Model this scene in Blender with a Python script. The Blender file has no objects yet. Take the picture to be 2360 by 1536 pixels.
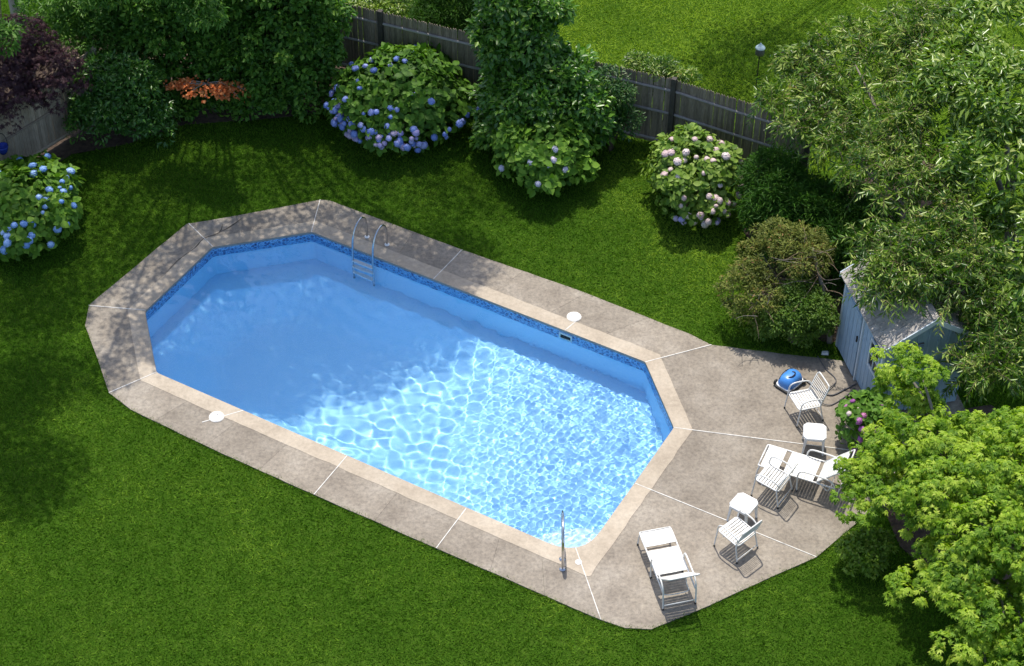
import bpy, math
import numpy as np
from mathutils import Matrix, Vector

SC = bpy.context.scene
COL = SC.collection
PI = math.pi
R = math.radians

# ------------------------------------------------------------------ camera, sky, sun, exposure
cam_d = bpy.data.cameras.new('camera')
cam = bpy.data.objects.new('camera', cam_d)
COL.objects.link(cam)
SC.camera = cam
cam.location = (0.0, -29.804, 27.963)
cam_d.lens = 70.08
cam_d.sensor_width = 36.0
cam_d.clip_start = 0.5
cam_d.clip_end = 600.0
cam.rotation_euler = (Matrix.Rotation(PI / 2 - R(43.1746), 3, 'X') @ Matrix.Rotation(R(0.6166), 3, 'Z')).to_euler()

SUN = Vector((-0.07, 0.40, 1.0)).normalized()          # towards the sun
world = bpy.data.worlds.new('World')
SC.world = world
world.use_nodes = True
_nt = world.node_tree
_sky = _nt.nodes.new('ShaderNodeTexSky')
_sky.sky_type = 'NISHITA'
_sky.sun_disc = False
_sky.dust_density = 2.0
_sky.sun_elevation = math.asin(SUN.z)
_sky.sun_rotation = math.atan2(SUN.x, SUN.y)
_nt.links.new(_sky.outputs[0], _nt.nodes['Background'].inputs[0])
_nt.nodes['Background'].inputs[1].default_value = 0.15

sun_d = bpy.data.lights.new('sun', 'SUN')
sun_d.energy = 3.5
sun_d.angle = R(0.5)
sun_d.color = (1.0, 0.94, 0.83)
sun_d.cycles.is_caustics_light = True                    # sunlight is refracted by the pool water
sun = bpy.data.objects.new('sun', sun_d)
COL.objects.link(sun)
sun.rotation_euler = SUN.to_track_quat('Z', 'Y').to_euler()

SC.view_settings.view_transform = 'Standard'
SC.view_settings.look = 'None'
SC.view_settings.exposure = 0.38
SC.view_settings.gamma = 1.0
SC.cycles.use_denoising = True
SC.cycles.max_bounces = 8
SC.cycles.transparent_max_bounces = 8

# ------------------------------------------------------------------ helpers
def link(o, parent=None):
    COL.objects.link(o)
    if parent is not None:
        o.parent = parent
    return o

def tag(o, label=None, cat=None, group=None, kind=None):
    if label: o['label'] = label
    if cat: o['category'] = cat
    if group: o['group'] = group
    if kind: o['kind'] = kind
    return o

def empty(name, loc, rz=0.0):
    o = bpy.data.objects.new(name, None)
    o.empty_display_size = 0.1
    link(o)
    o.location = loc
    o.rotation_euler = (0, 0, rz)
    return o

def add(name, mesh, parent=None, M=None):
    o = bpy.data.objects.new(name, mesh)
    link(o, parent)
    if M is not None:
        o.matrix_basis = M
    return o

def copy_tree(o, parent=None):
    c = o.copy()
    COL.objects.link(c)
    c.parent = parent
    for ch in list(o.children):
        copy_tree(ch, c)
    return c

def smooth_path(pts, n=6):
    p = [Vector(q) for q in pts]
    out = []
    for i in range(len(p) - 1):
        a = p[max(i - 1, 0)]; b = p[i]; c = p[i + 1]; d = p[min(i + 2, len(p) - 1)]
        for k in range(n):
            t = k / n
            out.append(0.5 * ((2 * b) + (c - a) * t + (2 * a - 5 * b + 4 * c - d) * t * t + (3 * b - a - 3 * c + d) * t ** 3))
    out.append(p[-1])
    return out

class MB:
    def __init__(self):
        self.v = []; self.f = []
    def box(self, c, s, M=None):
        n = len(self.v)
        for dz in (-.5, .5):
            for dx, dy in ((-.5, -.5), (.5, -.5), (.5, .5), (-.5, .5)):
                q = Vector((c[0] + dx * s[0], c[1] + dy * s[1], c[2] + dz * s[2]))
                self.v.append(tuple(M @ q) if M else tuple(q))
        self.f += [(n, n+3, n+2, n+1), (n+4, n+5, n+6, n+7)] + [(n+i, n+(i+1) % 4, n+4+(i+1) % 4, n+4+i) for i in range(4)]
        return self
    def tube(self, pts, r, sides=8, closed=False):
        pts = [Vector(p) for p in pts]
        if not hasattr(r, '__len__'): r = [r] * len(pts)
        m = len(pts); n0 = len(self.v)
        up = None
        for i in range(m):
            if closed:
                t = (pts[(i + 1) % m] - pts[i - 1])
            else:
                t = pts[min(i + 1, m - 1)] - pts[max(i - 1, 0)]
            if t.length < 1e-9: t = Vector((0, 0, 1))
            t.normalize()
            if up is None:
                up = Vector((0, 0, 1)) if abs(t.z) < .9 else Vector((1, 0, 0))
            up = up - t * up.dot(t)
            if up.length < 1e-6: up = t.orthogonal()
            up.normalize()
            sd = t.cross(up)
            for k in range(sides):
                a = 2 * PI * k / sides
                self.v.append(tuple(pts[i] + (up * math.cos(a) + sd * math.sin(a)) * r[i]))
        for i in range(m if closed else m - 1):
            j = (i + 1) % m
            for k in range(sides):
                a = n0 + i * sides + k; b = n0 + i * sides + (k + 1) % sides
                c = n0 + j * sides + (k + 1) % sides; d = n0 + j * sides + k
                self.f.append((a, d, c, b))
        if not closed:
            self.f.append(tuple(n0 + k for k in range(sides)))
            self.f.append(tuple(n0 + (m - 1) * sides + k for k in reversed(range(sides))))
        return self
    def prism(self, poly, z0, z1):
        n = len(self.v); m = len(poly)
        area = sum(poly[i][0] * poly[(i+1) % m][1] - poly[(i+1) % m][0] * poly[i][1] for i in range(m))
        if area < 0: poly = poly[::-1]
        self.v += [(p[0], p[1], z0) for p in poly] + [(p[0], p[1], z1) for p in poly]
        self.f.append(tuple(n + m + i for i in range(m)))
        self.f.append(tuple(n + i for i in reversed(range(m))))
        self.f += [(n + i, n + (i+1) % m, n + m + (i+1) % m, n + m + i) for i in range(m)]
        return self
    def loft(self, rings, cap=True):
        n = len(self.v); m = len(rings[0])
        for r_ in rings: self.v += [tuple(p) for p in r_]
        for i in range(len(rings) - 1):
            for k in range(m):
                self.f.append((n+i*m+k, n+i*m+(k+1) % m, n+(i+1)*m+(k+1) % m, n+(i+1)*m+k))
        if cap:
            self.f.append(tuple(n + k for k in reversed(range(m))))
            self.f.append(tuple(n + (len(rings)-1)*m + k for k in range(m)))
        return self
    def lathe(self, prof, n=20, c=(0, 0, 0)):
        return self.loft([[(c[0]+r*math.cos(2*PI*k/n), c[1]+r*math.sin(2*PI*k/n), c[2]+z) for k in range(n)] for r, z in prof])
    def mesh(self, name, mat, smooth=False):
        me = bpy.data.meshes.new(name)
        me.from_pydata(self.v, [], self.f)
        me.materials.append(mat)
        if smooth:
            me.polygons.foreach_set('use_smooth', [True] * len(me.polygons))
        me.update()
        return me
    def build(self, name, mat, parent=None, smooth=False, M=None):
        return add(name, self.mesh(name, mat, smooth), parent, M)

def np_mesh(name, V, F, mat, rnd=None, smooth=False):
    """V (n,3), F (m,k) all faces of the same size; rnd: one value per face."""
    V = np.asarray(V, np.float32); F = np.asarray(F, np.int32)
    me = bpy.data.meshes.new(name)
    me.vertices.add(len(V)); me.vertices.foreach_set('co', V.ravel())
    k = F.shape[1]
    me.loops.add(F.size); me.loops.foreach_set('vertex_index', F.ravel())
    me.polygons.add(len(F))
    me.polygons.foreach_set('loop_start', np.arange(0, F.size, k, dtype=np.int32))
    if smooth: me.polygons.foreach_set('use_smooth', np.ones(len(F), bool))
    me.materials.append(mat)
    me.update(calc_edges=True)
    if rnd is not None:
        at = me.attributes.new('rnd', 'FLOAT', 'FACE')
        at.data.foreach_set('value', np.asarray(rnd, np.float32))
    return me

def inside(P, poly):
    P = np.asarray(P); x, y = P[:, 0], P[:, 1]
    r = np.zeros(len(P), bool); m = len(poly)
    for i in range(m):
        x0, y0 = poly[i]; x1, y1 = poly[(i + 1) % m]
        c = ((y0 > y) != (y1 > y))
        with np.errstate(divide='ignore', invalid='ignore'):
            xi = (x1 - x0) * (y - y0) / (y1 - y0 + 1e-12) + x0
        r ^= c & (x < xi)
    return r

def offset_poly(pts, d):
    """offset a closed polygon to its outside by d (mitred)"""
    P = [Vector((p[0], p[1])) for p in pts]; m = len(P)
    area = sum(P[i].x * P[(i+1) % m].y - P[(i+1) % m].x * P[i].y for i in range(m))
    s = 1 if area > 0 else -1
    out = []
    for i in range(m):
        a = (P[i] - P[i-1]).normalized(); b = (P[(i+1) % m] - P[i]).normalized()
        na = Vector((a.y, -a.x)) * s; nb = Vector((b.y, -b.x)) * s
        n = (na + nb)
        n = n / max(.3, n.dot(na)) if n.length > 1e-6 else na
        out.append((P[i].x + n.x * d, P[i].y + n.y * d))
    return out

def round_poly(pts, rad, n=6):
    out = []; m = len(pts)
    for i in range(m):
        p = Vector(pts[i]); a = Vector(pts[i-1]); b = Vector(pts[(i+1) % m])
        r = rad[i] if hasattr(rad, '__len__') else rad
        da = (a - p).normalized(); db = (b - p).normalized()
        ang = da.angle(db); t = r / math.tan(ang / 2)
        s = p + da * t; e = p + db * t
        for k in range(n + 1):
            w = k / n
            q = s * (1-w)**2 + p * 2*w*(1-w) + e * w*w
            out.append((q.x, q.y))
    return out

# ------------------------------------------------------------------ materials
def base_mat(name):
    m = bpy.data.materials.new(name); m.use_nodes = True
    return m, m.node_tree.nodes, m.node_tree.links, m.node_tree.nodes['Principled BSDF']

def ramp(N, stops):
    r = N.new('ShaderNodeValToRGB')
    while len(r.color_ramp.elements) < len(stops): r.color_ramp.elements.new(.5)
    for e, (p, c) in zip(r.color_ramp.elements, stops):
        e.position = p; e.color = (*c, 1)
    return r

def surf(name, cols, scale=3.0, rough=.7, bump=0.0, bscale=40.0, detail=6.0, objvar=0.0, metallic=0.0, stretch=None, spec=.5, local=False):
    """cols: list of colours laid along a noise; objvar: random value change per object"""
    m, N, L, B = base_mat(name)
    B.inputs['Roughness'].default_value = rough
    B.inputs['Metallic'].default_value = metallic
    B.inputs['Specular IOR Level'].default_value = spec
    if local:
        g = N.new('ShaderNodeTexCoord'); src = g.outputs['Object']
    else:
        g = N.new('ShaderNodeNewGeometry'); src = g.outputs['Position']
    if stretch:
        mp = N.new('ShaderNodeMapping'); mp.inputs['Scale'].default_value = stretch
        L.new(src, mp.inputs[0]); src = mp.outputs[0]
    col = None
    if len(cols) > 1:
        n = N.new('ShaderNodeTexNoise'); n.inputs['Scale'].default_value = scale; n.inputs['Detail'].default_value = detail
        n.inputs['Roughness'].default_value = .62
        L.new(src, n.inputs['Vector'])
        k = len(cols)
        r = ramp(N, [(.3 + .4 * i / (k - 1), c) for i, c in enumerate(cols)])
        L.new(n.outputs['Fac'], r.inputs[0]); col = r.outputs[0]
    if objvar:
        oi = N.new('ShaderNodeObjectInfo'); mr = N.new('ShaderNodeMapRange')
        mr.inputs['To Min'].default_value = 1 - objvar; mr.inputs['To Max'].default_value = 1 + objvar
        L.new(oi.outputs['Random'], mr.inputs[0])
        h = N.new('ShaderNodeHueSaturation'); L.new(mr.outputs[0], h.inputs['Value'])
        if col is not None: L.new(col, h.inputs['Color'])
        else: h.inputs['Color'].default_value = (*cols[0], 1)
        col = h.outputs[0]
    if col is not None: L.new(col, B.inputs['Base Color'])
    else: B.inputs['Base Color'].default_value = (*cols[0], 1)
    if bump:
        n2 = N.new('ShaderNodeTexNoise'); n2.inputs['Scale'].default_value = bscale; n2.inputs['Detail'].default_value = 4
        L.new(src, n2.inputs['Vector'])
        b = N.new('ShaderNodeBump'); b.inputs['Strength'].default_value = bump; b.inputs['Distance'].default_value = .02
        L.new(n2.outputs['Fac'], b.inputs['Height']); L.new(b.outputs[0], B.inputs['Normal'])
    return m

def leaf_mat(name, stops, transl=.35, rough=.45, by_object=False, spec=.32, patch=None):
    """leaf colour by a random value per leaf; a translucent share lets sunlight through"""
    m, N, L, B = base_mat(name)
    B.inputs['Roughness'].default_value = rough
    B.inputs['Specular IOR Level'].default_value = spec
    if by_object:
        a = N.new('ShaderNodeObjectInfo'); o = a.outputs['Random']
    else:
        a = N.new('ShaderNodeAttribute'); a.attribute_name = 'rnd'; o = a.outputs['Fac']
    if patch:
        g = N.new('ShaderNodeNewGeometry'); n = N.new('ShaderNodeTexNoise')
        n.inputs['Scale'].default_value = patch[0]; n.inputs['Detail'].default_value = 4
        L.new(g.outputs['Position'], n.inputs['Vector'])
        mm = N.new('ShaderNodeMath'); mm.operation = 'MULTIPLY_ADD'; mm.inputs[1].default_value = patch[1]
        L.new(n.outputs['Fac'], mm.inputs[0])
        m2 = N.new('ShaderNodeMath'); m2.operation = 'MULTIPLY_ADD'; m2.inputs[1].default_value = 1 - patch[1] * .5; m2.inputs[2].default_value = -patch[1] * .25
        L.new(o, m2.inputs[0]); L.new(m2.outputs[0], mm.inputs[2]); o = mm.outputs[0]
    r = ramp(N, stops); L.new(o, r.inputs[0])
    L.new(r.outputs[0], B.inputs['Base Color'])
    t = N.new('ShaderNodeBsdfTranslucent')
    hs = N.new('ShaderNodeHueSaturation'); hs.inputs['Value'].default_value = 1.25; hs.inputs['Saturation'].default_value = 1.1
    L.new(r.outputs[0], hs.inputs['Color']); L.new(hs.outputs[0], t.inputs['Color'])
    mx = N.new('ShaderNodeMixShader'); mx.inputs[0].default_value = transl
    out = [n for n in N if n.type == 'OUTPUT_MATERIAL'][0]
    L.new(B.outputs[0], mx.inputs[1]); L.new(t.outputs[0], mx.inputs[2]); L.new(mx.outputs[0], out.inputs[0])
    return m

def concrete_mat(name, dark, mid, light, objvar=.07, grit=.8):
    m, N, L, B = base_mat(name)
    B.inputs['Roughness'].default_value = .85
    B.inputs['Specular IOR Level'].default_value = .25
    g = N.new('ShaderNodeNewGeometry')
    def noise(sc, det=6, ro=.6):
        n = N.new('ShaderNodeTexNoise'); n.inputs['Scale'].default_value = sc; n.inputs['Detail'].default_value = det
        n.inputs['Roughness'].default_value = ro; L.new(g.outputs['Position'], n.inputs['Vector']); return n
    a = noise(1.3, 8, .68)
    r = ramp(N, [(.33, dark), (.5, mid), (.66, light)])
    L.new(a.outputs['Fac'], r.inputs[0])
    b = noise(14, 5, .7)
    rb = ramp(N, [(.3, (.62, .62, .63)), (.5, (1, 1, 1)), (.7, (1.32, 1.3, 1.26))])
    L.new(b.outputs['Fac'], rb.inputs[0])
    mu = N.new('ShaderNodeMix'); mu.data_type = 'RGBA'; mu.blend_type = 'MULTIPLY'; mu.inputs[0].default_value = grit
    L.new(r.outputs[0], mu.inputs[6]); L.new(rb.outputs[0], mu.inputs[7])
    # pale scuffs, wispy lines
    c = noise(5.5, 3, .5)
    w = N.new('ShaderNodeTexNoise'); w.inputs['Scale'].default_value = 9; w.inputs['Detail'].default_value = 3; w.inputs['Distortion'].default_value = 2.2
    L.new(g.outputs['Position'], w.inputs['Vector'])
    rw = ramp(N, [(.475, (0, 0, 0)), (.5, (1, 1, 1)), (.525, (0, 0, 0))])
    L.new(w.outputs['Fac'], rw.inputs[0])
    rc = ramp(N, [(.5, (0, 0, 0)), (.68, (.45, .45, .45))]); L.new(c.outputs['Fac'], rc.inputs[0])
    mm = N.new('ShaderNodeMath'); mm.operation = 'MULTIPLY'; L.new(rw.outputs[0], mm.inputs[0]); L.new(rc.outputs[0], mm.inputs[1])
    mx = N.new('ShaderNodeMix'); mx.data_type = 'RGBA'; L.new(mm.outputs[0], mx.inputs[0]); L.new(mu.outputs[2], mx.inputs[6])
    mx.inputs[7].default_value = (*[min(1, v * 1.5) for v in light], 1)
    # fine grit
    e = noise(160, 2, .5)
    re = ramp(N, [(.25, (.8, .8, .8)), (.75, (1.18, 1.18, 1.18))]); L.new(e.outputs['Fac'], re.inputs[0])
    m3 = N.new('ShaderNodeMix'); m3.data_type = 'RGBA'; m3.blend_type = 'MULTIPLY'; m3.inputs[0].default_value = grit
    L.new(mx.outputs[2], m3.inputs[6]); L.new(re.outputs[0], m3.inputs[7])
    oi = N.new('ShaderNodeObjectInfo'); mr = N.new('ShaderNodeMapRange')
    mr.inputs['To Min'].default_value = 1 - objvar; mr.inputs['To Max'].default_value = 1 + objvar
    L.new(oi.outputs['Random'], mr.inputs[0])
    h = N.new('ShaderNodeHueSaturation'); L.new(mr.outputs[0], h.inputs['Value']); L.new(m3.outputs[2], h.inputs['Color'])
    L.new(h.outputs[0], B.inputs['Base Color'])
    bp = N.new('ShaderNodeBump'); bp.inputs['Strength'].default_value = .35; bp.inputs['Distance'].default_value = .01
    L.new(b.outputs['Fac'], bp.inputs['Height']); L.new(bp.outputs[0], B.inputs['Normal'])
    return m

M_slab = concrete_mat('deck_concrete', (.215, .185, .152), (.275, .24, .198), (.335, .297, .25), .10)
M_cope = concrete_mat('coping_concrete', (.37, .312, .245), (.44, .375, .297), (.50, .435, .352), .05, .4)
M_caulk = surf('white_caulk', [(.42, .40, .37), (.66, .64, .60), (.74, .72, .69)], 7, .7)
M_crack = surf('crack_dirt', [(.05, .042, .035)], 4, .9)
M_soil = surf('mulch', [(.03, .02, .014), (.07, .045, .03), (.11, .08, .055)], 9, .95, .6, 60)
M_lawn = surf('lawn_soil', [(.026, .064, .006), (.040, .088, .009), (.060, .112, .014)], 5, .9, .5, 60, spec=0.0)
M_white = surf('white_enamel', [(.66, .65, .62), (.80, .80, .79)], 7, .35, objvar=.03)
M_strap = surf('white_vinyl_strap', [(.60, .58, .53), (.76, .755, .73), (.83, .83, .81)], 5, .55, objvar=.06)
M_plastic = surf('white_plastic', [(.82, .83, .84)], 5, .4)
M_rubber = surf('black_rubber', [(.02, .02, .02)], 5, .6)
M_steel = surf('stainless_steel', [(.62, .63, .65)], 5, .18, metallic=1.0)
M_blue = surf('blue_plastic', [(.05, .22, .62), (.075, .27, .68)], 8, .3)
M_hose = surf('grey_hose', [(.10, .10, .11)], 5, .5)
M_fence = surf('weathered_wood', [(.15, .118, .09), (.25, .205, .16), (.34, .285, .23)], 5, .9, .3, 60, objvar=.28, stretch=(14, 14, 1.2))
M_fencel = surf('pale_weathered_wood', [(.28, .22, .155), (.41, .33, .245), (.52, .43, .33)], 5, .9, .3, 60, objvar=.25, stretch=(14, 14, 1.2))
M_rail = surf('rail_wood', [(.26, .24, .235), (.40, .375, .37)], 6, .85, .3, 60, objvar=.1)
M_bark = surf('bark', [(.06, .045, .032), (.12, .095, .07), (.17, .14, .11)], 8, .95, .6, 30, stretch=(3, 3, 1))
M_greybark = surf('grey_bark', [(.16, .14, .12), (.27, .24, .21)], 9, .95, .6, 30, stretch=(3, 3, 1))
M_twig = surf('twig', [(.16, .11, .07), (.24, .18, .12)], 12, .9)
M_post = surf('grey_post', [(.30, .27, .24), (.45, .41, .37)], 5, .9, .3, 50, stretch=(10, 10, 1))
M_shed = surf('blue_grey_paint', [(.23, .35, .48), (.29, .41, .54), (.34, .46, .58)], 4, .6, .2, 60, objvar=.06, stretch=(6, 6, 1))
M_shedt = surf('pale_blue_trim', [(.50, .58, .66), (.60, .67, .73)], 5, .55, objvar=.04)
M_roof = surf('pale_shingle', [(.27, .25, .235), (.36, .335, .315), (.43, .40, .38)], 9, .9, .4, 70, objvar=.09)
M_dark = surf('interior_shade', [(.008, .008, .01)], 5, .8)  # near-black colour standing in for shade inside the shed and skimmer
M_glassd = surf('dark_pane', [(.015, .02, .025)], 5, .08)
M_pot = surf('cobalt_glaze', [(.02, .05, .35)], 5, .25)
M_feeder = surf('pale_blue_metal', [(.45, .58, .66)], 5, .35)

def liner_mat():
    m, N, L, B = base_mat('blue_vinyl_liner')
    B.inputs['Roughness'].default_value = .55
    B.inputs['Specular IOR Level'].default_value = .2
    g = N.new('ShaderNodeNewGeometry')
    n = N.new('ShaderNodeTexNoise'); n.inputs['Scale'].default_value = 22; n.inputs['Detail'].default_value = 5; n.inputs['Roughness'].default_value = .7
    L.new(g.outputs['Position'], n.inputs['Vector'])
    r = ramp(N, [(.3, (.33, .67, .97)), (.5, (.36, .70, .975)), (.7, (.39, .73, .98))])
    L.new(n.outputs['Fac'], r.inputs[0]); L.new(r.outputs[0], B.inputs['Base Color'])
    return m
M_liner = liner_mat()
M_tread = surf('pale_step', [(.50, .74, .95), (.55, .78, .96)], 8, .5)

def border_mat():
    m, N, L, B = base_mat('liner_border_print')
    B.inputs['Roughness'].default_value = .3
    uv = N.new('ShaderNodeTexCoord')
    v = N.new('ShaderNodeTexVoronoi'); v.inputs['Scale'].default_value = 11.5; v.inputs['Randomness'].default_value = .75
    L.new(uv.outputs['UV'], v.inputs['Vector'])
    r = ramp(N, [(.0, (.008, .02, .09)), (.28, (.012, .05, .20)), (.42, (.03, .16, .42)), (.58, (.16, .42, .70)), (.75, (.03, .14, .38))])
    L.new(v.outputs['Distance'], r.inputs[0])
    v2 = N.new('ShaderNodeTexVoronoi'); v2.inputs['Scale'].default_value = 26; v2.feature = 'DISTANCE_TO_EDGE'
    L.new(uv.outputs['UV'], v2.inputs['Vector'])
    r2 = ramp(N, [(.0, (.35, .62, .85)), (.06, (.35, .6, .85)), (.11, (0, 0, 0))])
    L.new(v2.outputs['Distance'], r2.inputs[0])
    mx = N.new('ShaderNodeMix'); mx.data_type = 'RGBA'; mx.blend_type = 'ADD'; mx.inputs[0].default_value = .28
    L.new(r.outputs[0], mx.inputs[6]); L.new(r2.outputs[0], mx.inputs[7])
    L.new(mx.outputs[2], B.inputs['Base Color'])
    return m
M_border = border_mat()

M_water = bpy.data.materials.new('pool_water')
M_water.use_nodes = True
_t = M_water.node_tree; _t.nodes.clear()
_g = _t.nodes.new('ShaderNodeBsdfGlass'); _g.inputs['IOR'].default_value = 1.33; _g.inputs['Roughness'].default_value = 0.0
_g.inputs['Color'].default_value = (.97, .99, 1.0, 1)
_o = _t.nodes.new('ShaderNodeOutputMaterial'); _t.links.new(_g.outputs[0], _o.inputs[0])

# ------------------------------------------------------------------ pool frame of reference
E1 = Vector((0.872798, -0.488082)); E2 = Vector((0.488082, 0.872798))
def W(u, v):
    p = E1 * u + E2 * v
    return (p.x, p.y)
def UV(x, y):
    return (x * E1.x + y * E1.y, x * E2.x + y * E2.y)

POOL_RAW = [(-6.897, -3.24), (-6.897, -.889), (-5.33, .612), (2.75, .612), (4.071, -.76), (4.071, -4.579), (-5.59, -4.579)]
RADS = [.16, .16, .2, .16, .16, .72, .2]
POOL = round_poly(POOL_RAW, RADS, 6)                      # inner edge of the coping, (u, v)
rng = np.random.default_rng(11)
_cr = offset_poly(POOL_RAW, .345)
COPE = round_poly(_cr, .05, 1)
_c2 = []
for i in range(len(COPE)):                               # hand-trowelled, slightly wavy outer edge
    a = Vector(COPE[i]); b = Vector(COPE[(i + 1) % len(COPE)])
    n = max(1, int((b - a).length / .22))
    nrm = Vector((b.y - a.y, -(b.x - a.x))).normalized() if (b - a).length > 1e-6 else Vector((0, 0))
    for k in range(n):
        q = a.lerp(b, k / n) + nrm * float(rng.normal(0, .006))
        _c2.append((q.x, q.y))
COPE = _c2
DECK_RAW = [(-8.02, -3.67), (-7.95, -2.4), (-7.84, -.52), (-7.2, .1), (-5.79, 1.62), (-5.59, 1.70), (-2.23, 1.74), (.63, 1.85), (3.17, 1.81), (3.69, 1.74),
            (5.03, 2.22), (6.13, 2.63), (8.2, 3.3), (9.0, 2.4), (8.9, .4), (8.17, -1.06), (7.79, -2.41), (6.41, -4.69), (5.92, -5.42), (5.5, -5.63), (5.05, -5.68),
            (1.64, -5.72), (-1.02, -5.74), (-3.49, -5.73), (-5.4, -5.66), (-6.06, -5.51), (-6.94, -4.79), (-7.7, -4.2)]
_d2 = []
for i in range(len(DECK_RAW)):
    a = Vector(DECK_RAW[i]); b = Vector(DECK_RAW[(i + 1) % len(DECK_RAW)])
    n = max(1, int((b - a).length / .3))
    nrm = Vector((b.y - a.y, -(b.x - a.x))).normalized()
    for k in range(n):
        q = a.lerp(b, k / n) + nrm * float(rng.normal(0, .004))
        _d2.append((q.x, q.y))
DECK = _d2

class Loop:
    def __init__(self, pts):
        self.p = [Vector(q) for q in pts]; self.m = len(self.p)
        self.s = [0.0]
        for i in range(self.m): self.s.append(self.s[-1] + (self.p[(i + 1) % self.m] - self.p[i]).length)
        self.L = self.s[-1]
    def project(self, q):
        q = Vector(q); best = (1e9, 0)
        for i in range(self.m):
            a = self.p[i]; b = self.p[(i + 1) % self.m]; d = b - a
            t = max(0, min(1, (q - a).dot(d) / max(d.length_squared, 1e-12)))
            e = (a + d * t - q).length
            if e < best[0]: best = (e, self.s[i] + t * d.length)
        return best[1]
    def at(self, s):
        s %= self.L
        for i in range(self.m):
            if self.s[i + 1] >= s:
                w = (s - self.s[i]) / max(self.s[i + 1] - self.s[i], 1e-9)
                return self.p[i].lerp(self.p[(i + 1) % self.m], w)
        return self.p[0]
    def path(self, s0, s1):
        """points from s0 forward to s1"""
        while s1 < s0: s1 += self.L
        out = [self.at(s0)]
        for turn in (0, 1):
            for i in range(self.m):
                s = self.s[i] + turn * self.L
                if s0 + 1e-3 < s < s1 - 1e-3: out.append(self.p[i])
        out.append(self.at(s1))
        return out

LP, LC, LD = Loop(POOL), Loop(COPE), Loop(DECK)
JOINTS = [((-6.897, -3.2), (-8.0, -3.67), 1), ((-6.85, -.89), (-7.80, -.50), 1), ((-5.34, .6), (-5.79, 1.62), 3), ((-2.26, .612), (-2.22, 1.75), 4),
          ((2.75, .612), (3.69, 1.74), 1), ((4.06, -.76), (8.95, 1.0), 1), ((4.071, -2.45), (7.79, -2.41), 1), ((3.88, -4.45), (5.05, -5.68), 3),
          ((1.63, -4.579), (1.65, -5.72), 2), ((-1.04, -4.579), (-1.03, -5.74), 4), ((-5.6, -4.57), (-6.06, -5.51), 1)]
def cross_at(a, b, loop):
    """where the joint a-b crosses a loop"""
    a, b = Vector(a), Vector(b)
    best = (1e9, a)
    for k in range(200):
        q = a.lerp(b, k / 199); s = loop.project(q); e = (loop.at(s) - q).length
        if e < best[0]: best = (e, q)
    return loop.project(best[1])

# ------------------------------------------------------------------ ground
def wpoly(poly): return [W(*q) for q in poly]
hole = wpoly(offset_poly(POOL, .12))
_c = Vector((-1.2, -1.0))
ring = []
for q in hole:
    ring.append(q)
far = [( _c.x + (q[0] - _c.x) * 40, _c.y + (q[1] - _c.y) * 60) for q in ring]
mb = MB(); n = len(ring)
mb.v = [(q[0], q[1], -.045) for q in ring] + [(q[0], q[1], -.045) for q in far]
mb.f = [(i, (i + 1) % n, n + (i + 1) % n, n + i) for i in range(n)]
lawn = mb.build('lawn', M_lawn)
tag(lawn, 'green lawn soil around the pool and beyond the back fence', kind='structure')

# planting beds of dark mulch
BEDS = [[(-12.8, 3.6), (-11.2, 4.4), (-10.0, 5.8), (-8.8, 6.2), (-7.6, 6.95), (-6.0, 7.15), (-4.6, 7.4), (-4.1, 8.4), (-3.9, 9.2), (-6.5, 10.6), (-9, 11.5), (-13, 9)],
        [(5.0, 3.4), (5.3, 2.2), (5.2, .8), (5.5, .2), (6.35, -.1), (6.75, -.15), (9.4, .6), (10, 3.2), (9.5, 6), (6.6, 4.6)],
        [(6.9, -2.7), (7.3, -2.4), (9.5, -1.9), (10.5, -3), (10.0, -6.8), (8.2, -7.0), (7.2, -5.6), (6.85, -3.8)]]
for i, b in enumerate(BEDS):
    o = MB().prism(b, -.06, -.030 + .004 * i).build('planting_bed', M_soil)
    tag(o, ['dark mulch bed beneath the evergreen hedges', 'dark mulch bed behind the shed and the conifers', 'dark mulch bed beneath the bright green maple'][i], kind='structure')

# ------------------------------------------------------------------ pool deck: slabs, coping, white joints
deck = empty('pool_deck', (0, 0, 0)); tag(deck, 'worn beige concrete pool deck in sawn slabs with white joints', kind='structure')
pool = empty('swimming_pool', (0, 0, -2.4)); tag(pool, 'long blue vinyl lined swimming pool with clipped corners and beige coping', 'swimming pool')
PZ = Matrix.Translation((0, 0, 2.4))
def xf(pts): return [W(q[0], q[1]) for q in pts]
SJ = []
for a, b, k in JOINTS:
    SJ.append((LP.project(a), cross_at(a, b, LC), LD.project(b), k))
for i, (sp, sc, sd, k) in enumerate(SJ):
    ep, ec, ed, _ = SJ[(i + 1) % len(SJ)]
    while ep < sp: ep += LP.L
    while ec < sc: ec += LC.L
    while ed < sd: ed += LD.L
    G = .006
    co = LP.path(sp + G, ep - G) + LC.path(sc + G, ec - G)[::-1]
    MB().prism(xf(co), -.10, 0.0).build('coping_stone', M_cope, pool, M=PZ)
    for j in range(k):
        c0 = sc + (ec - sc) * j / k; c1 = sc + (ec - sc) * (j + 1) / k
        d0 = sd + (ed - sd) * j / k; d1 = sd + (ed - sd) * (j + 1) / k
        g0 = .006 if j == 0 else .002; g1 = .006 if j == k - 1 else .002
        poly = LC.path(c0 + g0, c1 - g1); poly = [Vector(q) for q in poly]
        poly = poly + LD.path(d0 + g0, d1 - g1)[::-1]
        MB().prism(xf(poly), -.10, -.006).build('slab', M_slab, deck)
    a = LP.at(sp); b = LD.at(sd); d = (b - a).normalized(); s = Vector((-d.y, d.x)) * .0085
    a = a + d * .01
    MB().prism(xf([a + s, b + s, b - s, a - s]), -.02, .004).build('joint_strip', M_caulk, deck)
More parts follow.
